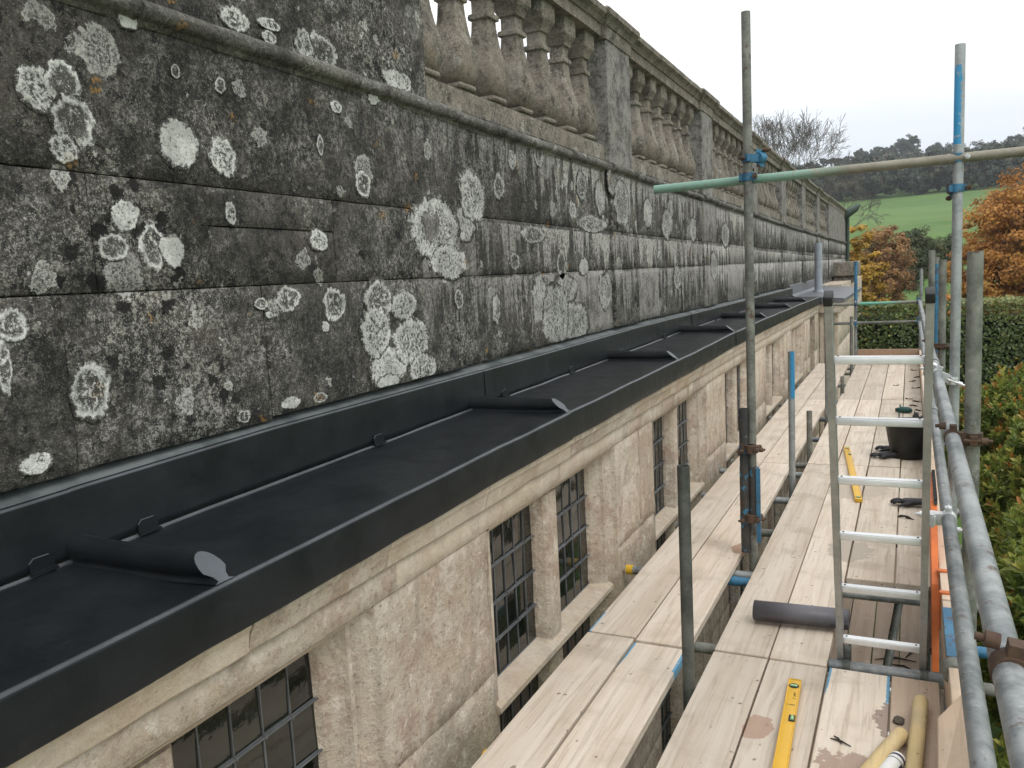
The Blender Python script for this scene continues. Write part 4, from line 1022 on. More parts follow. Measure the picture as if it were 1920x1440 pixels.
# toe boards
for (a, b, mt) in ((-.7, 3.10, 'board_pink'), (3.12, 3.70, 'board_blue'), (3.72, 7.3, 'board_pink'), (7.32, 10.9, 'board_far'), (10.92, 14.08, 'board_pink')):
    m = MB(); m.bbox(.131, .168, a, b, .0, .222, .003, 2); m.build('toe_board', M['board_pink'] if mt != 'board_far' else M['board'], SC)
m = MB(); m.bbox(-.74, .128, 14.09, 14.127, .0, .222, .003, 2); m.build('toe_board', M['board_far'], SC)
m = MB(); m.bbox(.129, .170, 3.16, 3.62, .2235, .2255, .0008); m.build('blue_paint_band', M['blue'], SC)
m = MB(); m.bbox(.1285, .1295, 3.14, 3.60, .19, .222, .0004); m.tube((.150, 3.075, .195), (.150, 3.145, .195), .037, n=20); m.build('cardboard_sleeve', M['galv_old'], SC)

# ------------------------------------------------------------------ ladder
LD = empty('ladder', (-.09, 3.55, -2.0))
tag(LD, 'aluminium ladder with black capped stiles standing up through the hatch', 'ladder')
lb = Vector((0, 3.575, -.20)); lt = Vector((0, 2.955, 1.53)); ldir = (lt-lb).normalized()
lrot = Matrix.Rotation(math.atan2(-ldir.y, ldir.z), 4, 'X')
def ladder_T(x, s): return Matrix.Translation(Vector((x, lb.y, lb.z)) + ldir*s) @ lrot
LL = (lt-lb).length
for x in (-.246, .058):
    m = MB(); m.bbox(-.0105, .0105, -.026, .026, -1.2, LL-.02, .003, 1, 0, ladder_T(x, 0)); 
    m.bbox(-.0125, .0125, -.028, -.022, -1.2, LL-.02, .0015, 1, 0, ladder_T(x, 0)); m.bbox(-.0125, .0125, .022, .028, -1.2, LL-.02, .0015, 1, 0, ladder_T(x, 0))
    s = m.build('stile', M['alu'], LD)
    m = MB(); m.bbox(-.0145, .0145, -.031, .031, LL-.035, LL, .004, 2, 0, ladder_T(x, 0)); m.build('end_cap', M['black_cap'], s)
for z in (1.297, 1.070, .833, .595, .353, .100, -.145, -.39, -.64, -.88):
    s_ = (z-lb.z)/ldir.z
    m = MB(); m.bbox(-.235, .047, -.016, .016, -.013, .013, .004, 2, 0, Matrix.Translation(Vector((0, lb.y, lb.z))+ldir*s_))
    m.bbox(-.235, .047, -.0155, .0155, .0125, .0145, .0006, 1, 0, Matrix.Translation(Vector((0, lb.y, lb.z))+ldir*s_))
    r = m.build('rung', M['alu_b'], LD)
    for x in (-.222, .034):
        m = MB(); m.tube(Vector((x, lb.y, lb.z+.0145))+ldir*s_, Vector((x, lb.y, lb.z+.0165))+ldir*s_, .004, n=8)
        m.build('rivet', M['black_cap'], r)
for x in (-.236, .048):
    m = MB(); m.tube((x, 3.453, -.010), (x+.03, 3.453, -.010), .030, n=12); m.bbox(x, x+.03, 3.470, 3.52, -.03, .055, .006)
    m.path([(x+.015, 3.55, -.03), (x+.02, 3.57, .03), (x+.02, 3.555, .075), (x+.015, 3.53, .06)], .006, n=6)
    m.build('clamp', M['galv_dark'], LD)
# the tube the ladder is clamped to
tube_obj('transom', (-.288, 3.450, -.010), (.128, 3.458, -.010), M['galv'], n=16)

# ------------------------------------------------------------------ tools and loose things on the boards
def level(name, c, ang, L, label, vials=True):
    e_ = empty(name, (c[0], c[1], c[2]))
    e_.rotation_euler = (0, 0, ang)
    T = Matrix.Translation(c) @ Matrix.Rotation(ang, 4, 'Z')
    tag(e_, label, 'spirit level', 'spirit levels')
    m = MB(); m.bbox(-.0225, .0225, -L/2+.004, L/2-.004, .001, .022, .002, 2, 0, T)
    m.bbox(-.0235, -.019, -L/2+.004, L/2-.004, 0, .0235, .001, 1, 0, T); m.bbox(.019, .0235, -L/2+.004, L/2-.004, 0, .0235, .001, 1, 0, T)
    m.build('body', M['yellow'], e_)
    for s in (-1, 1):
        m = MB(); m.bbox(-.0235, .0235, s*L/2-.003, s*L/2+.003, .0, .0235, .001, 1, 0, T); m.build('end_cap', M['black_cap'] if not vials else M['yellow_cap'], e_)
    spots = [(0, L/2-.055, 'r'), (.012, L/2-.30, 'w'), (0, -L/2+.055, 'r')] if vials else [(.012, 0, 'w'), (0, L/2-.05, 'w'), (0, -L/2+.06, 'w')]
    for x, y, k in spots:
        m = MB(); p = T @ Vector((x, y, .0222)); q = T @ Vector((x, y, .0236))
        if k == 'r': m.tube(p, q, .0185, n=22)
        else: m.bbox(x-.011, x+.012, y-.021, y+.021, .0222, .0238, .003, 2, 0, T)
        v = m.build('vial_housing', M['black_cap'], e_)
        m = MB()
        if k == 'r': m.tube(T @ Vector((x-.013, y, .0235)), T @ Vector((x+.013, y, .0235)), .0052, n=10)
        else: m.tube(T @ Vector((x, y-.012, .0235)), T @ Vector((x, y+.012, .0235)), .0062, n=10)
        m.build('vial', M['vial'], v)
    if vials:
        m = MB(); q = T
        def stroke(pts):
            m.path([q @ Vector((x, y, .0224)) for x, y in pts], .0007, n=4)
        oy = L/2-.135; ox = .008       # hand-written "5 7485" and a printed line, read along the level
        stroke([(ox-.004, oy+.0), (ox-.004, oy-.006), (ox+.001, oy-.005), (ox+.002, oy-.010), (ox-.002, oy-.013)]) if False else None
        for k, g_ in enumerate(([(0, 0), (0, 6), (8, 2)], [(8, 6), (3, 0), (3, 8), (0, 5), (8, 5)], [(0, 0), (4, 6), (8, 0), (8, 6), (4, 0), (0, 6)], [(0, 6), (0, 1), (4, 1), (4, 6), (8, 5), (8, 0)])):
            stroke([(ox-.004+a_*.001, oy+.030-k*.009-b_*.0009) for a_, b_ in g_])
        stroke([(ox-.006, oy-.016), (ox-.001, oy-.013), (ox-.001, oy-.019), (ox+.004, oy-.021), (ox+.006, oy-.016)])
        for k in range(6):
            if k != 1:
                m.bbox(-.014+.0048*k, -.0108+.0048*k, L/2-.205, L/2-.198, .0222, .0226, .0001, 1, 0, T)
        m.build('markings', M['ink'], e_)
    return e_
level('spirit_level', (-.373, 2.755, .003), R_(2.4), .90, 'yellow spirit level with round end vial lying nearest on the boards')
level('spirit_level', (-.394, 6.76, .003), R_(6.2), 1.70, 'long yellow spirit level with black ends behind the ladder')

# roll of sheet lead
m = MB(); x0, x1 = -.638, -.232; yc = 3.755; zc = .052
V = []; n = 60; turns = 3.2
for x in (x0, (x0+x1)/2, x1):
    for k in range(n+1):
        t = 2*math.pi*turns*k/n; r = .024+.027*k/n
        V.append((x, yc+.006+(x-x0)*.05+r*math.cos(t+2.2), zc+r*math.sin(t+2.2)+.0))
m.add(V, [(j*(n+1)+k, j*(n+1)+k+1, (j+1)*(n+1)+k+1, (j+1)*(n+1)+k) for j in range(2) for k in range(n)], 0, True)
m.add([(x0+.03, yc+.022*math.cos(2*math.pi*k/16), zc+.022*math.sin(2*math.pi*k/16)) for k in range(16)], [tuple(range(16))], 1)
LR = m.build('lead_sheet_roll', [M['lead_roll'], M['black_cap']])
sol = LR.modifiers.new('thickness', 'SOLIDIFY'); sol.thickness = .0025
tag(LR, 'rolled up offcut of grey sheet lead lying beside the ladder foot', 'lead roll')

# builder's bucket
B = empty('bucket', (.005, 7.42, .002))
tag(B, 'black rubber builders bucket standing on the boards', 'bucket')
m = MB(); c = (.005, 7.42, .002)
m.lathe([(0, 0), (.125, 0), (.135, .006), (.150, .08), (.168, .18), (.182, .272), (.190, .276), (.192, .290), (.187, .297), (.180, .292), (.176, .27), (.162, .18), (.143, .08), (.125, .02), (0, .02)], c, 32)
bb = m.build('body', M['bucket'], B)
m = MB(); m.path([(c[0]+.192*math.cos(t), c[1]+.192*math.sin(t), c[2]+.285-.05*math.sin((t-.1))*0) for t in np.linspace(math.pi*1.02, math.pi*1.98, 18)], .004, n=6); m.build('handle', M['galv_dark'], B)
m = MB()
for t in (0.02, math.pi-.02): m.bbox(-.015, .015, -.006, .006, -.02, .02, .004, 1, 0, Matrix.Translation((c[0]+.192*math.cos(t), c[1]+.192*math.sin(t), c[2]+.268)) @ Matrix.Rotation(t+math.pi/2, 4, 'Z'))
m.build('handle_lug', M['bucket'], B)

def glove(name, loc, ang, label, mat, cuff=.10):
    T = Matrix.Translation(loc) @ Matrix.Rotation(ang, 4, 'Z')
    m = MB()
    P = lambda *q: T @ Vector(q)
    # palm and cuff as one flattened tube with an open end
    pts = [(-.13-cuff, 0, .035), (-.13, 0, .036), (-.08, 0, .030), (-.04, .0, .026), (0, 0, .024), (.025, 0, .02)]
    rad = [.050, .042, .040, .047, .046, .036]
    n = 14; V = []
    for (x, y, z), r in zip(pts, rad):
        for k in range(n):
            t = 2*math.pi*k/n
            V.append(P(x, y+r*math.cos(t)*(1+.12*mnoise.noise((x*30, k*.7, 1))), z+r*.52*math.sin(t)*(1+.3*mnoise.noise((x*25, k, 5)))))
    m.add(V, [(i*n+k, i*n+(k+1) % n, (i+1)*n+(k+1) % n, (i+1)*n+k) for i in range(len(pts)-1) for k in range(n)] + [tuple((len(pts)-1)*n+k for k in range(n))], 0, True)
    for k, (y, L, a_) in enumerate(((-.030, .060, -.25), (-.011, .075, -.07), (.010, .070, .1), (.029, .055, .3))):
        ca, sa = math.cos(a_), math.sin(a_)
        m.path([P(.015, y, .022), P(.015+L*.5*ca, y+L*.5*sa, .030+.006*(k % 2)), P(.015+L*.85*ca, y+L*.85*sa, .020), P(.015+L*ca, y+L*sa, .010)], [.0115, .011, .010, .006], n=8)
    m.path([P(-.05, .035, .022), P(-.02, .062, .026), (P(.012, .078, .018)), P(.028, .082, .010)], [.015, .013, .0115, .006], n=8)
    m.v = [tuple(v) for v in m.v]
    o = m.build(name, mat); sm = o.modifiers.new('smooth', 'SUBSURF'); sm.levels = 1; sm.render_levels = 1
    return tag(o, label, 'glove', 'work gloves')
glove('work_glove', (-.175, 7.60, .004), R_(165), 'black rubber glove with open cuff left of the bucket', M['glove'], .12)
glove('work_glove', (-.20, 7.33, .004), R_(190), 'black glove with pointed fingers flat on boards below the bucket rim', M['glove'], .06)
glove('work_glove', (-.02, 5.92, .004), R_(175), 'dark crumpled glove lying between two ladder rungs near toe board', M['glove'], .05)
def rag(name, loc, sx_, sy_, sz_, mat, label, cat, seed):
    bm = bmesh.new(); bmesh.ops.create_icosphere(bm, subdivisions=4, radius=1)
    for v in bm.verts:
        n = v.co.normalized()
        f = 1 + .38*mnoise.noise(n*1.6+Vector((seed, 0, 0))) + .26*(abs(mnoise.noise(n*3.4+Vector((0, seed, 0))))*2-.5) + .10*mnoise.noise(n*9)
        v.co = Vector((n.x*sx_*f, n.y*sy_*f, max(-.002, (n.z*.5+.42)*sz_*f)))
        v.co += Vector(loc)
    me = bpy.data.meshes.new(name); bm.to_mesh(me); bm.free(); me.materials.append(mat)
    for p in me.polygons: p.use_smooth = True
    o = link(name, me); return tag(o, label, cat)
rag('cloth', (-.02, 8.45, .003), .14, .09, .13, M['grey_cloth'], 'crumpled dark grey cloth bundle behind the bucket', 'cloth', 3)
rag('cloth', (.075, 8.62, .003), .05, .06, .16, M['glove'], 'black crumpled rag piled against the toe board behind bucket', 'cloth', 9)
rag('clamp_head', (.085, 8.2, .003), .03, .03, .05, M['red_bit'], 'small red plastic piece behind the bucket rim', 'plastic piece', 5)
m = MB(); m.path([(-.13, 9.55, .03), (-.07, 9.56, .035), (0, 9.55, .032), (.03, 9.54, .025)], [.018, .033, .034, .014], n=12)
m.path([(-.08, 9.56, .06), (-.085, 9.60, .075), (-.08, 9.66, .07)], [.008, .007, .006], n=8); m.tube((-.09, 9.5, .012), (-.09, 8.85, .008), .006, n=8)
tag(m.build('hand_tool', M['green_tool']), 'dark green handled tool with thin shaft on far boards', 'tool')
# scraps of lead and leaves swept along the toe board
k_ = 0
for i, (x, y, s) in enumerate(((.05, 10.0, .05), (.09, 10.3, .06), (.0, 10.5, .05), (.085, 11.4, .07), (.04, 12.0, .05), (.10, 12.4, .05), (-.01, 5.62, .06), (.095, 9.7, .05), (.06, 13.2, .05), (-.15, 11.6, .04))):
    m = MB(); a_ = rs.uniform(-.6, .6)
    pts = [(x+s*(t-.5)*2*math.cos(a_), y+s*(t-.5)*2*math.sin(a_)*.5, .006+.008*math.sin(t*5+i)) for t in np.linspace(0, 1, 6)]
    m.path(pts, [.003, .009, .007, .010, .006, .002], n=6)
    tag(m.build('lead_scrap', M['debris']), 'small dark curled scraps scattered along the toe board side of the far boards', 'scrap', 'dark scraps by the toe board')

# bossing mallet handles
def handle(p0, p1, r, label):
    p0 = Vector(p0); p1 = Vector(p1); m = MB(); d = p1-p0
    m.path([p0, p0+d*.008, p0+d*.03, p0+d*.2, p0+d*.5, p0+d*.8, p1], [r*.78, r*.93, r, r*1.02, r*.98, r*.9, r*.8], n=20)
    o = m.build('wooden_dresser', M['stick']); return tag(o, label, 'wooden tool', 'wooden lead dressing tools')
handle((.049, 3.185, .030), (.012, 2.50, .032), .0255, 'round pale wooden tool handle lying straight beside the timber block')
handle((-.012, 2.930, .028), (-.185, 2.43, .030), .0255, 'round pale wooden tool handle lying slantwise with pencil mark')
m = MB(); ST = Matrix.Translation((-.03, 2.745, .028)) @ Matrix.Rotation(R_(-18), 4, 'Z')
tb = [ST @ Vector((0, y, 0)) for y in (.03, .024, .02, -.19)]
SE = empty('sealant_tube', (-.03, 2.745, 0)); tag(SE, 'white sealant cartridge with navy bands at the near edge of boards', 'sealant tube')
m.path(tb, [.020, .0245, .0255, .0255], n=24); m.build('cartridge', M['white_tube'], SE)
m = MB()
for y0, y1 in ((.012, .002), (-.014, -.018)):
    m.tube(ST @ Vector((0, y0, 0)), ST @ Vector((0, y1, 0)), .0259, n=24, caps=False)
m.build('navy_band', M['navy'], SE)
m = MB(); m.tube(ST @ Vector((.012, -.02, .0)), ST @ Vector((.012, -.05, .0)), .0150, n=12); m.build('navy_print', M['navy'], SE)
# timber block leaning on the toe board
m = MB()
V = [(.088, 2.30, .0), (.130, 2.30, .0), (.130, 2.95, .0), (.105, 2.98, .0), (.078, 2.30, .19), (.166, 2.30, .262), (.166, 2.83, .262), (.088, 2.72, .215)]
m.add(V, [(0, 3, 2, 1), (4, 5, 6, 7), (0, 1, 5, 4), (1, 2, 6, 5), (2, 3, 7, 6), (3, 0, 4, 7)])
TB = m.build('timber_block', M['board_pink']); bv = TB.modifiers.new('bevel', 'BEVEL'); bv.width = .004; bv.segments = 2
tag(TB, 'pinkish sawn timber block leaning on the near toe board', 'timber block')
bm = bmesh.new(); bmesh.ops.create_icosphere(bm, subdivisions=3, radius=1)
for v in bm.verts:
    n = v.co.normalized(); f = 1+.35*mnoise.noise(n*1.8+Vector((4, 2, 1)))
    v.co = Vector((-.022+n.x*.020*f, 3.05+n.y*.022*f, max(0, .008+n.z*.013*f)))
me = bpy.data.meshes.new('stone_chip'); bm.to_mesh(me); bm.free(); me.materials.append(M['flint'])
tag(link('stone_chip', me), 'small brown stone chip on the damp red stain', 'stone chip')
m = MB()
for dx, dy, l, a_ in ((0, 0, .06, .5), (.01, .02, .045, 1.3)):
    m.path([(-.235+dx, 2.86+dy, .003), (-.225+dx+l*.5*math.cos(a_), 2.86+dy-l*.4*math.sin(a_), .006), (-.22+dx+l*math.cos(a_), 2.86+dy-l*math.sin(a_), .003)], [.002, .0035, .0015], n=6)
tag(m.build('twig', M['debris']), 'tiny forked twig on the boards right of the nearest spirit level', 'twig')
m = MB()
for (x, y, a_, l) in ((-.09, 7.9, .2, .35), (-.02, 7.75, -.4, .3), (.05, 8.1, 1.1, .25)):
    m.path([(x-l*.5*math.cos(a_), y-l*.5*math.sin(a_), -2.008), (x, y+.03, -1.995), (x+l*.5*math.cos(a_), y+l*.5*math.sin(a_), -2.01)], [.004, .011, .004], n=6)
tag(m.build('branch_litter', M['debris']), 'dry twigs lying on the lower boards seen through the hatch', 'twigs')

# orange ladder-gate bracket against the toe board
OG = empty('orange_gate', (.115, 4.4, 0)); tag(OG, 'orange gate panel with toothed edge fixed beside the ladder', 'gate')
def plate(pts, x0, x1, mat, name):
    m = MB(); n = len(pts)
    m.add([(x0, y, z) for y, z in pts]+[(x1, y, z) for y, z in pts], [tuple(range(n)), tuple(reversed(range(n, 2*n)))]+[(i, n+i, n+(i+1) % n, (i+1) % n) for i in range(n)])
    return m.build(name, mat, OG)
plate([(5.02, .36), (4.98, .46), (4.45, .44), (4.0, .18), (3.86, -.09), (3.84, -.16), (3.92, -.10), (4.15, -.02), (4.6, .16)], .100, .128, M['orange'], 'panel')
tp = [(4.98, .462)]
for k in range(22):
    y = 4.96-.024*k; tp += [(y, .464-.0010*k), (y-.005, .480-.001*k), (y-.016, .480-.001*k), (y-.020, .464-.001*k)]
tp += [(4.42, .43), (4.98, .45)]
plate(tp, .114, .130, M['black_cap'], 'toothed_strip')
for y in (4.05, 3.78):
    m = MB(); m.bbox(.122, .176, y-.014, y+.014, .223, .232, .002); m.bbox(.122, .129, y-.014, y+.014, .06, .230, .002); m.build('bracket', M['orange'], OG)
plate([(4.45, .06), (4.40, .16), (4.25, .14), (4.30, .04)], .106, .1105, M['blue'], 'blue_label')
m = MB(); m.tube((.100, 3.93, -.10), (.100, 4.22, .06), .010, n=10); m.bbox(.092, .110, 4.17, 4.24, .02, .08, .006); m.build('hinge', M['rust'], OG)

# ------------------------------------------------------------------ planting
def leaf_mesh(name, C, N, size, tint, mat, rng, aspect=0.5, fold=0.25, quad=False, jitter=.35):
    """one mesh of many small leaves: C centres, N normals"""
    n = len(C); size = np.broadcast_to(size, (n,)) * rng.uniform(1-jitter, 1+jitter, n)
    N = N / np.maximum(np.linalg.norm(N, axis=1, keepdims=True), 1e-6)
    r = rng.normal(size=(n, 3)); U = r - N*(r*N).sum(1, keepdims=True); U /= np.maximum(np.linalg.norm(U, axis=1, keepdims=True), 1e-6)
    W = np.cross(N, U); L = size[:, None]; a = aspect
    if quad:
        P = np.stack([C-U*L*.5, C+W*L*.5*a+N*L*.05, C+U*L*.5, C-W*L*.5*a+N*L*.05], 1); k = 4
        idx = (np.arange(n)[:, None]*4 + np.array([0, 1, 2, 3])).astype(np.int32); fs = 4; nf = n
        loops = idx.reshape(-1); starts = np.arange(n)*4
    else:
        up = N*L*fold*a
        P = np.stack([C-U*L*.5, C-U*L*.12+W*L*.5*a+up, C+U*L*.22+W*L*.42*a+up*.9, C+U*L*.5-N*L*.06, C+U*L*.22-W*L*.42*a+up*.9, C-U*L*.12-W*L*.5*a+up], 1); k = 6
        base = (np.arange(n)[:, None]*6)
        loops = np.concatenate([base+np.array([0, 1, 2, 3]), base+np.array([0, 3, 4, 5])], 1).reshape(-1).astype(np.int32)
        nf = 2*n; starts = np.arange(nf)*4
    me = bpy.data.meshes.new(name)
    me.vertices.add(n*k); me.vertices.foreach_set('co', P.reshape(-1).astype(np.float32))
    me.loops.add(len(loops)); me.loops.foreach_set('vertex_index', loops)
    me.polygons.add(nf); me.polygons.foreach_set('loop_start', starts.astype(np.int32))
    me.update(calc_edges=True); me.validate()
    at = me.attributes.new('tint', 'FLOAT', 'POINT'); at.data.foreach_set('value', np.repeat(np.clip(tint, 0, 1), k).astype(np.float32))
    me.materials.append(mat)
    return me

def crown_points(rng, c, rad, n_cl, per, cl_r, flat=1.0, inner=.55):
    c = np.array(c); rad = np.array(rad)
    d = rng.normal(size=(n_cl, 3)); d /= np.linalg.norm(d, axis=1, keepdims=True)
    q = rng.uniform(inner, 1.0, n_cl)[:, None]
    cc = c + d*rad*q
    cr = cl_r*rng.uniform(.6, 1.3, n_cl)
    e_ = rng.normal(size=(n_cl, per, 3)); e_ /= np.linalg.norm(e_, axis=2, keepdims=True)
    e_ *= rng.uniform(.35, 1.0, (n_cl, per, 1))
    P = cc[:, None, :] + e_*cr[:, None, None]*np.array([1, 1, flat])
    N = e_ + d[:, None, :]*.6 + np.array([0, 0, .35]) + rng.normal(size=e_.shape)*.45
    t = np.repeat(rng.uniform(0, 1, n_cl), per)
    return P.reshape(-1, 3), N.reshape(-1, 3), t

def branch(m, p, d, length, r, depth, rng_, spread=.55, shrink=.72, sides=5, up=.12, kids=(2, 3), seg=3):
    pts = [p]; rad = [r]; q = p.copy(); dd = d.copy()
    for i in range(seg):
        dd = (dd + Vector((rng_.uniform(-1, 1), rng_.uniform(-1, 1), rng_.uniform(-.4, 1)))*.13 + Vector((0, 0, up*.3))).normalized()
        q = q + dd*(length/seg); pts.append(q.copy()); rad.append(max(.013, r*(1-.40*(i+1)/seg)))
    m.path(pts, rad, n=max(3, sides), caps=False)
    if depth <= 0: return
    for k in range(rng_.randint(*kids)):
        ax = dd.orthogonal().normalized(); ax.rotate(Matrix.Rotation(rng_.uniform(0, 6.283), 3, dd))
        nd = dd.copy(); nd.rotate(Matrix.Rotation(rng_.uniform(.35, 1.0)*spread*1.4, 3, ax)); nd = (nd + Vector((0, 0, up))).normalized()
        st = pts[-1] if k < 2 else pts[-2]
        branch(m, st, nd, length*rng_.uniform(shrink-.1, shrink+.1), rad[-1]*(.82 if k == 0 else .7), depth-1, rng_, spread, shrink, sides-1, up, kids, seg)

def tree(name, base, crown_c, crown_r, mat, n_cl, per, leaf, label, cat='tree', group=None, cl_r=.5, trunk_r=.2, flat=.7, seed=0, tint=(0, 1), inner=.5, aspect=.7):
    t = empty(name, base); tag(t, label, cat, group)
    rng = np.random.default_rng(seed); rr_ = random.Random(seed)
    m = MB(); b = Vector(base); top = Vector(crown_c)
    m.path([b, b.lerp(top, .5)+Vector((rr_.uniform(-.1, .1), rr_.uniform(-.1, .1), 0)), top], [trunk_r*1.25, trunk_r*.9, trunk_r*.5], n=8)
    for k in range(7):
        a_ = k*2.4+rr_.random(); s = b.lerp(top, rr_.uniform(.45, .95))
        e_ = top + Vector((math.cos(a_)*crown_r[0]*.75, math.sin(a_)*crown_r[1]*.75, rr_.uniform(-.3, .7)*crown_r[2]))
        m.path([s, s.lerp(e_, .5)+Vector((0, 0, .1*crown_r[2])), e_], [trunk_r*.45, trunk_r*.3, trunk_r*.1], n=6)
    m.build('trunk', M['bark'], t)
    P, N, tt = crown_points(rng, crown_c, crown_r, n_cl, per, cl_r, flat, inner)
    z = (P[:, 2]-crown_c[2])/crown_r[2]
    tv = tint[0]+(tint[1]-tint[0])*np.clip(tt*.65+rng.uniform(0, .35, len(P)), 0, 1)
    link('crown', leaf_mesh('crown', P, N, leaf, tv, mat, rng, aspect=aspect, quad=True), t)
    return t

M['leaf_orange'] = mat_leaf('copper_orange_leaves', [(0, (0.10, 0.055, 0.02)), (.25, (0.32, 0.15, 0.04)), (.6, (0.55, 0.26, 0.06)), (.85, (0.60, 0.34, 0.09)), (1, (0.34, 0.29, 0.09))], trans=.4)
M['leaf_gold'] = mat_leaf('golden_leaves', [(0, (0.12, 0.09, 0.02)), (.4, (0.42, 0.25, 0.04)), (.8, (0.62, 0.40, 0.07)), (1, (0.38, 0.34, 0.08))])
M['leaf_russet'] = mat_leaf('russet_leaves', [(0, (0.09, 0.05, 0.03)), (.5, (0.34, 0.185, 0.08)), (1, (0.48, 0.29, 0.12))])
M['leaf_green'] = mat_leaf('dull_green_leaves', [(0, (0.035, 0.05, 0.018)), (.6, (0.075, 0.095, 0.033)), (1, (0.13, 0.125, 0.05))])
M['leaf_wood'] = mat_leaf('far_wood_leaves', [(0, (0.018, 0.032, 0.022)), (.5, (0.038, 0.055, 0.032)), (.8, (0.075, 0.072, 0.036)), (1, (0.14, 0.10, 0.045))], trans=.15)
M['leaf_hedge'] = mat_leaf('beech_hedge_leaves', [(0, (0.028, 0.045, 0.013)), (.4, (0.07, 0.105, 0.026)), (.75, (0.19, 0.21, 0.045)), (1, (0.42, 0.30, 0.075))], .45, .2, .5)
M['leaf_laurel'] = mat_leaf('laurel_leaves', [(0, (0.06, 0.10, 0.022)), (.40, (0.16, 0.225, 0.045)), (.70, (0.33, 0.37, 0.08)), (.86, (0.46, 0.42, 0.11)), (.93, (0.42, 0.18, 0.045)), (1, (0.48, 0.20, 0.05))], .42, .35, .4)

# clipped hedge across the far end of the garden
def hedge(name, x0, x1, y0, y1, z0, z1, n, label, seed):
    h = empty(name, ((x0+x1)/2, (y0+y1)/2, z0)); tag(h, label, 'hedge')
    rng = np.random.default_rng(seed)
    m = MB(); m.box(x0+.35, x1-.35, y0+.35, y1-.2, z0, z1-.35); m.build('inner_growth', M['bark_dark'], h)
    f = rng.uniform(0, 1, n); P = np.zeros((n, 3)); N = np.zeros((n, 3))
    top = f < .22
    P[:, 0] = rng.uniform(x0, x1, n)
    P[:, 1] = np.where(top, rng.uniform(y0, y1, n), y0 + rng.exponential(.09, n)); P[:, 2] = np.where(top, z1 - rng.exponential(.07, n), rng.uniform(z0, z1, n))
    bump_ = np.array([mnoise.noise((p[0]*1.1, p[2]*1.1, seed))*.14 + mnoise.noise((p[0]*3.5, p[2]*3.5, seed))*.07 for p in P])
    P[:, 1] += np.where(top, 0, bump_); P[:, 2] += np.where(top, bump_*.6, 0)
    N[:, 1] = np.where(top, -.2, -1); N[:, 2] = np.where(top, 1, .35); N += rng.normal(size=N.shape)*.55
    patch = np.array([mnoise.noise((p[0]*.6, p[2]*.9, seed+4)) for p in P])
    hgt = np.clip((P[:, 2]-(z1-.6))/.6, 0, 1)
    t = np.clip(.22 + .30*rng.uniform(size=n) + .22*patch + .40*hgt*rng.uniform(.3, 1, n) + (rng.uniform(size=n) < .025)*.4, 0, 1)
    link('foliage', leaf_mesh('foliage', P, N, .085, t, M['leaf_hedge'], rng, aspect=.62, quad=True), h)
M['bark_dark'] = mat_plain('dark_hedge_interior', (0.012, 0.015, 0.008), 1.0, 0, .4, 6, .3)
hedge('clipped_hedge', -2.6, 7.0, 21.6, 23.4, -4, .50, 42000, 'tall clipped green hedge closing the far end of the scaffold', 11)

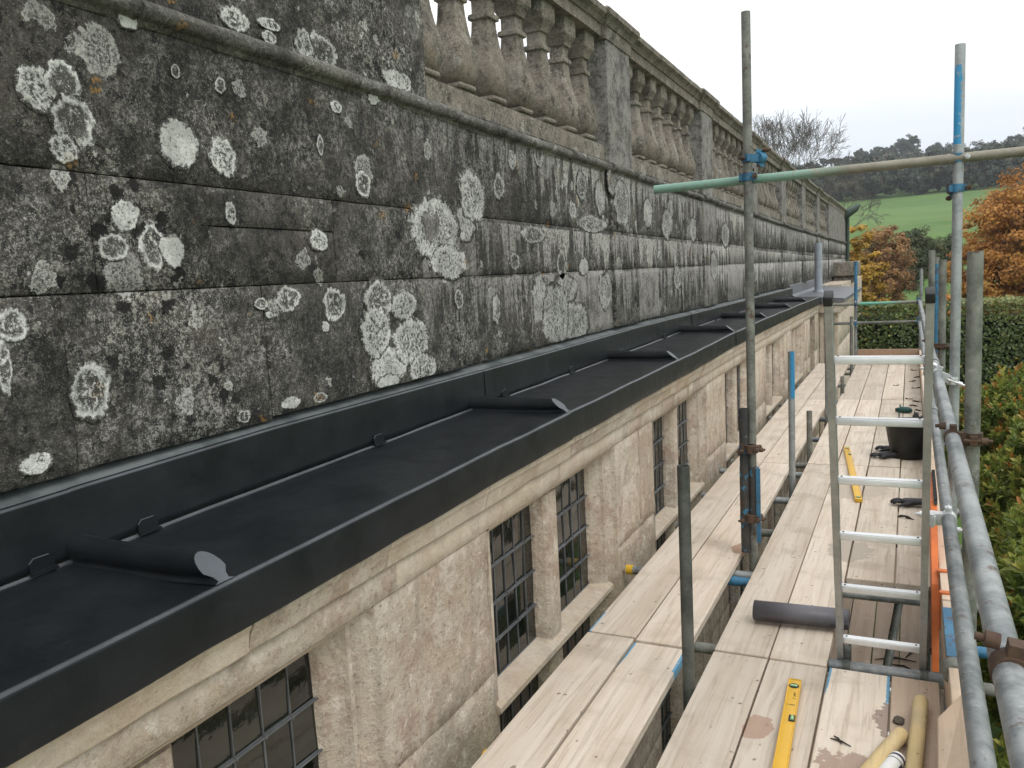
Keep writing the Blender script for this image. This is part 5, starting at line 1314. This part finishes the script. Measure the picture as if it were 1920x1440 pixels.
# laurel shrubs below the outer guard rail
def laurel(c, rad, n, label, seed, warm):
    s = empty('laurel_shrub', (c[0], c[1], -4)); tag(s, label, 'shrub', 'laurel shrubs beside the scaffold')
    rng = np.random.default_rng(seed); rr_ = random.Random(seed)
    m = MB()
    for k in range(9):
        a_ = k*2.4; e_ = Vector((c[0]+rad[0]*.6*math.cos(a_), c[1]+rad[1]*.6*math.sin(a_), c[2]+rad[2]*.3))
        m.path([(c[0]+.1*math.cos(a_), c[1]+.1*math.sin(a_), -4), ((c[0]+e_.x)/2, (c[1]+e_.y)/2, -2.6), tuple(e_)], [.04, .028, .012], n=6)
    m.build('stem', M['bark'], s)
    nw = n // 9
    d = rng.normal(size=(nw, 3)); d[:, 2] = np.abs(d[:, 2])*1.1-.25; d /= np.linalg.norm(d, axis=1, keepdims=True)
    lump = np.array([1 + .22*mnoise.noise((v[0]*2.3+seed, v[1]*2.3, v[2]*2.3)) + .10*mnoise.noise((v[0]*6, v[1]*6+seed, v[2]*6)) for v in d])
    q = (1-rng.exponential(.10, nw)).clip(.45, 1.06)[:, None]
    tip = np.array(c)+d*np.array(rad)*q*lump[:, None]
    grow = d*.6+np.array([0, 0, .8])+rng.normal(size=d.shape)*.25; grow /= np.linalg.norm(grow, axis=1, keepdims=True)
    # each shoot carries a whorl of nine leaves
    P = []; N = []; T = []
    red = (rng.uniform(size=nw) < warm)
    base_t = rng.uniform(.16, .70, nw)
    U = []
    for k in range(9):
        a_ = k*2.4 + rng.uniform(0, 6.28, nw); e1 = np.cross(grow, rng.normal(size=d.shape)); e1 /= np.linalg.norm(e1, axis=1, keepdims=True)
        side = e1
        st = .55+.45*(k/8)            # inner leaves stand up
        axis = side*(1.05-.75*k/8) + grow*(.25+.75*k/8); axis /= np.linalg.norm(axis, axis=1, keepdims=True)
        L = .108*(1-.35*k/8)*rng.uniform(.8, 1.2, nw)
        P.append(tip - grow*(.09*(1-k/8))[..., None] if False else tip - grow*(.10*(1-k/8)) + axis*L[:, None]*.5)
        N.append(np.cross(axis, np.cross(grow, axis)) + rng.normal(size=d.shape)*.12)
        U.append(axis*L[:, None])
        T.append(np.where(red & (k > 4), rng.uniform(.86, 1, nw), base_t+.22*k/8+rng.uniform(-.1, .1, nw)))
    P = np.concatenate(P); N = np.concatenate(N); U = np.concatenate(U); T = np.concatenate(T)
    N /= np.maximum(np.linalg.norm(N, axis=1, keepdims=True), 1e-6); W = np.cross(N, U); k = 6; n_ = len(P); a = .40
    up = N*np.linalg.norm(U, axis=1, keepdims=True)*.10
    V = np.stack([P-U*.5, P-U*.15+W*.5*a+up, P+U*.2+W*.44*a+up, P+U*.5-up*.6, P+U*.2-W*.44*a+up, P-U*.15-W*.5*a+up], 1)
    base = np.arange(n_)[:, None]*6
    loops = np.concatenate([base+np.array([0, 1, 2, 3]), base+np.array([0, 3, 4, 5])], 1).reshape(-1).astype(np.int32)
    me = bpy.data.meshes.new('foliage'); me.vertices.add(n_*6); me.vertices.foreach_set('co', V.reshape(-1).astype(np.float32))
    me.loops.add(len(loops)); me.loops.foreach_set('vertex_index', loops); me.polygons.add(2*n_); me.polygons.foreach_set('loop_start', (np.arange(2*n_)*4).astype(np.int32))
    me.update(calc_edges=True); me.validate()
    at = me.attributes.new('tint', 'FLOAT', 'POINT'); at.data.foreach_set('value', np.repeat(np.clip(T, 0, 1), 6).astype(np.float32)); me.materials.append(M['leaf_laurel'])
    link('foliage', me, s)
laurel((1.50, 1.6, -2.2), (1.05, 1.7, 1.5), 16000, 'glossy laurel shrub nearest the camera, under the near guard rail', 20, .03)
laurel((1.45, 4.4, -1.9), (1.10, 1.8, 1.55), 32000, 'glossy laurel shrub second from the camera beside the hatch', 21, .04)
laurel((1.65, 7.4, -1.6), (1.20, 1.9, 1.5), 36000, 'glossy green laurel shrub third in the row, beside the bucket', 22, .03)
laurel((1.90, 10.6, -1.45), (1.25, 1.9, 1.55), 36000, 'laurel shrub with yellowing leaves toward the far end of row', 23, .08)
laurel((1.80, 13.6, -1.5), (1.30, 1.7, 1.5), 34000, 'laurel shrub with copper young shoots in front of the clipped hedge', 24, .28)
laurel((4.1, 9.0, -1.9), (1.5, 2.6, 1.6), 14000, 'laurel shrub farthest out from the scaffold', 25, .12)

# autumn trees
tree('autumn_tree', (5.1, 39, -3.6), (4.9, 39, 1.0), (3.5, 3.0, 4.1), M['leaf_orange'], 1300, 110, .125, 'large copper orange beech tree rising above hedge at right', cl_r=.5, flat=.55, seed=31, trunk_r=.3, inner=.35)
tree('autumn_tree', (8.6, 46, -3.3), (8.3, 46, 1.8), (3.2, 3.2, 4.4), M['leaf_orange'], 520, 120, .19, 'orange brown tree behind the large copper beech', cl_r=.6, flat=.55, seed=32, trunk_r=.3, tint=(0, .8), inner=.35)
tree('autumn_shrub', (.75, 30, -3.6), (.75, 30, -.75), (1.0, .8, 1.25), M['leaf_orange'], 110, 100, .095, 'small bright orange bush just above hedge left of the standards', cat='shrub', cl_r=.22, flat=.4, seed=33, trunk_r=.06, tint=(.25, .95), inner=.3)
tree('autumn_tree', (-2.15, 36, -3.4), (-2.05, 36, .35), (1.25, 1.1, 2.75), M['leaf_gold'], 300, 110, .105, 'golden leaved tree just past the end of the stone house', cl_r=.27, flat=.5, seed=34, trunk_r=.14, inner=.35)
tree('autumn_tree', (-1.5, 48, -2.8), (-1.35, 48, .9), (1.6, 1.6, 2.5), M['leaf_russet'], 260, 100, .11, 'russet brown tree right of the golden one', cl_r=.32, flat=.9, seed=35, trunk_r=.16, inner=.3)
tree('green_tree', (.35, 72, -1.0), (.35, 72, 1.6), (1.5, 1.5, 2.3), M['leaf_green'], 230, 90, .15, 'dull green small tree at foot of the meadow, left one', cl_r=.38, flat=.8, seed=36, trunk_r=.16, inner=.3)
tree('green_tree', (2.4, 80, -.5), (2.4, 80, 1.4), (2.0, 1.8, 1.9), M['leaf_green'], 230, 90, .16, 'olive green bushy tree at foot of meadow beside the right standards', cl_r=.42, flat=.8, seed=37, trunk_r=.16, tint=(.2, 1), inner=.3)
tree('green_shrub', (-.9, 27, -3.7), (-.7, 27, -1.35), (1.7, .9, 1.5), M['leaf_green'], 160, 100, .075, 'dark green shrubs rising behind the clipped hedge', cat='shrub', cl_r=.28, flat=.8, seed=38, trunk_r=.08, tint=(0, .7), inner=.4)

# bare tree behind the house
BT = empty('bare_tree', (-9.6, 75, -1.3)); tag(BT, 'leafless tree with fine twigs against the sky above the balustrade', 'tree')
rr_ = random.Random(5); m = MB()
m.path([(-9.6, 75, -1.3), (-9.55, 75, 1.5), (-9.5, 75, 6.8)], [.34, .28, .16], n=8); m.build('trunk', M['bark'], BT)
m = MB()
for k in range(8):
    a_ = k*2.399; d = Vector((math.cos(a_)*.62, math.sin(a_)*.5, .6+.6*rr_.random())).normalized()
    branch(m, Vector((-9.5, 75, 5.0+.25*k)), d, 2.15, .10, 6, rr_, .55, .78, 6, .05, (2, 3), 3)
m.build('branches', M['twig'], BT)
BS = empty('bare_shrub_tree', (-6.3, 82, -.6)); tag(BS, 'brown half bare thicket tree right of the leafless one', 'tree')
m = MB(); m.path([(-6.3, 82, -.6), (-6.3, 82, 5.3)], [.2, .14], n=7); m.build('trunk', M['bark'], BS)
m = MB()
for k in range(7):
    a_ = k*2.399; d = Vector((math.cos(a_)*.9, math.sin(a_)*.6, .35+.4*rr_.random())).normalized()
    branch(m, Vector((-6.3, 82, 3.4+.3*k)), d, 1.7, .07, 5, rr_, .65, .76, 6, .0, (2, 3), 3)
m.build('branches', M['twig'], BS)

# hillside wood and ridge trees
rng = np.random.default_rng(77)
P = []; N = []; T = []
for i in range(330):
    r = rng.uniform(238, 405) if i > 70 else rng.uniform(236, 256)
    az = R_(rng.uniform(-9.5, 12)); x, y = r*math.sin(az), r*math.cos(az)
    if r > 330 and math.degrees(az) < -3.6: continue
    z = terrain_z(x, y); hgt = rng.uniform(5.5, 10.5)
    p, n_, t = crown_points(rng, (x, y, z+hgt*.55), (hgt*.42, hgt*.42, hgt*.5), 26, 45, hgt*.12, .9, .4)
    P.append(p); N.append(n_); T.append(np.clip(t*.35+rng.uniform(0, .62) + rng.uniform(-.1, .15, len(p)), 0, 1))
P = np.concatenate(P); N = np.concatenate(N); T = np.concatenate(T)
tag(link('hillside_wood', leaf_mesh('hillside_wood', P, N, .72, T, M['leaf_wood'], rng, aspect=.8, quad=True)), 'dark mixed wood covering the hillside above the meadow', None, None, 'stuff')
for i, (azd, topd, hgt, wid, lab) in enumerate(((-.25, 7.35, 13.5, 5.6, 'tallest round crowned tree on the skyline'), (1.33, 6.60, 9.0, 4.4, 'rounded dark tree on the skyline close left of tall standard'), (-1.9, 6.75, 8.5, 4.2, 'loose crowned skyline tree in the middle of the ridge'),
                                          (-2.85, 6.70, 8.0, 3.6, 'skyline tree left of the loose crowned one'), (-3.6, 6.35, 7.0, 3.6, 'leftmost broad skyline tree above the wood'), (-1.15, 6.75, 9, 3.6, 'skyline tree touching the left side of the tallest'), (5.4, 6.55, 9, 5.5, 'skyline tree at the right edge above the cross tube'), (6.6, 7.4, 12, 6, 'tall skyline tree beyond the right edge'), (3.2, 5.95, 7, 4.5, 'low skyline tree right of the tall standard'))):
    r = 425; az = R_(azd); x, y = r*math.sin(az), r*math.cos(az); top = 1.64+r*math.tan(R_(topd)); zc = top-hgt*.5
    tree('ridge_tree', (x, y, min(terrain_z(x, y), zc-hgt*.5)), (x, y, zc), (wid, wid, hgt*.5), M['leaf_wood'], 150, 80, .62, lab, group='trees on the skyline', cl_r=wid*.2, flat=.8, inner=.3, seed=60+i, trunk_r=.5, tint=(.1, .6))
# windswept row on the bare ridge to the left
for i, (azd, topd) in enumerate(((-5.0, 6.35), (-4.55, 6.35), (-4.2, 6.3))):
    r = 430; az = R_(azd); x, y = r*math.sin(az), r*math.cos(az); top = 1.64+r*math.tan(R_(topd))
    tree('ridge_tree', (x, y, terrain_z(x, y)), (x, y, top-1.3), (2.3, 2.0, 1.1), M['leaf_wood'], 22, 110, .8, 'small windswept tree on the grassy ridge, ' + ('left', 'middle', 'right')[i] + ' of three', group='trees on the skyline', cl_r=.8, flat=.5, seed=80+i, trunk_r=.35, tint=(0, .4))

# ------------------------------------------------------------------ autumn haze over the valley
m = MB(); m.box(-700, 700, -700, 700, -8, 64)
hz = NT('valley_haze'); hz.t.nodes.remove(hz.b); hz.t.nodes.remove(hz.geo)
pv = hz.n('ShaderNodeVolumePrincipled'); pv.inputs['Color'].default_value = (0.86, 0.90, 0.95, 1); pv.inputs['Density'].default_value = 0.00042
pv.inputs['Anisotropy'].default_value = 0.2
hz.t.links.new(pv.outputs[0], hz.out.inputs['Volume'])
tag(m.build('haze', hz.mat), 'thin grey autumn haze over the valley', None, None, 'stuff')
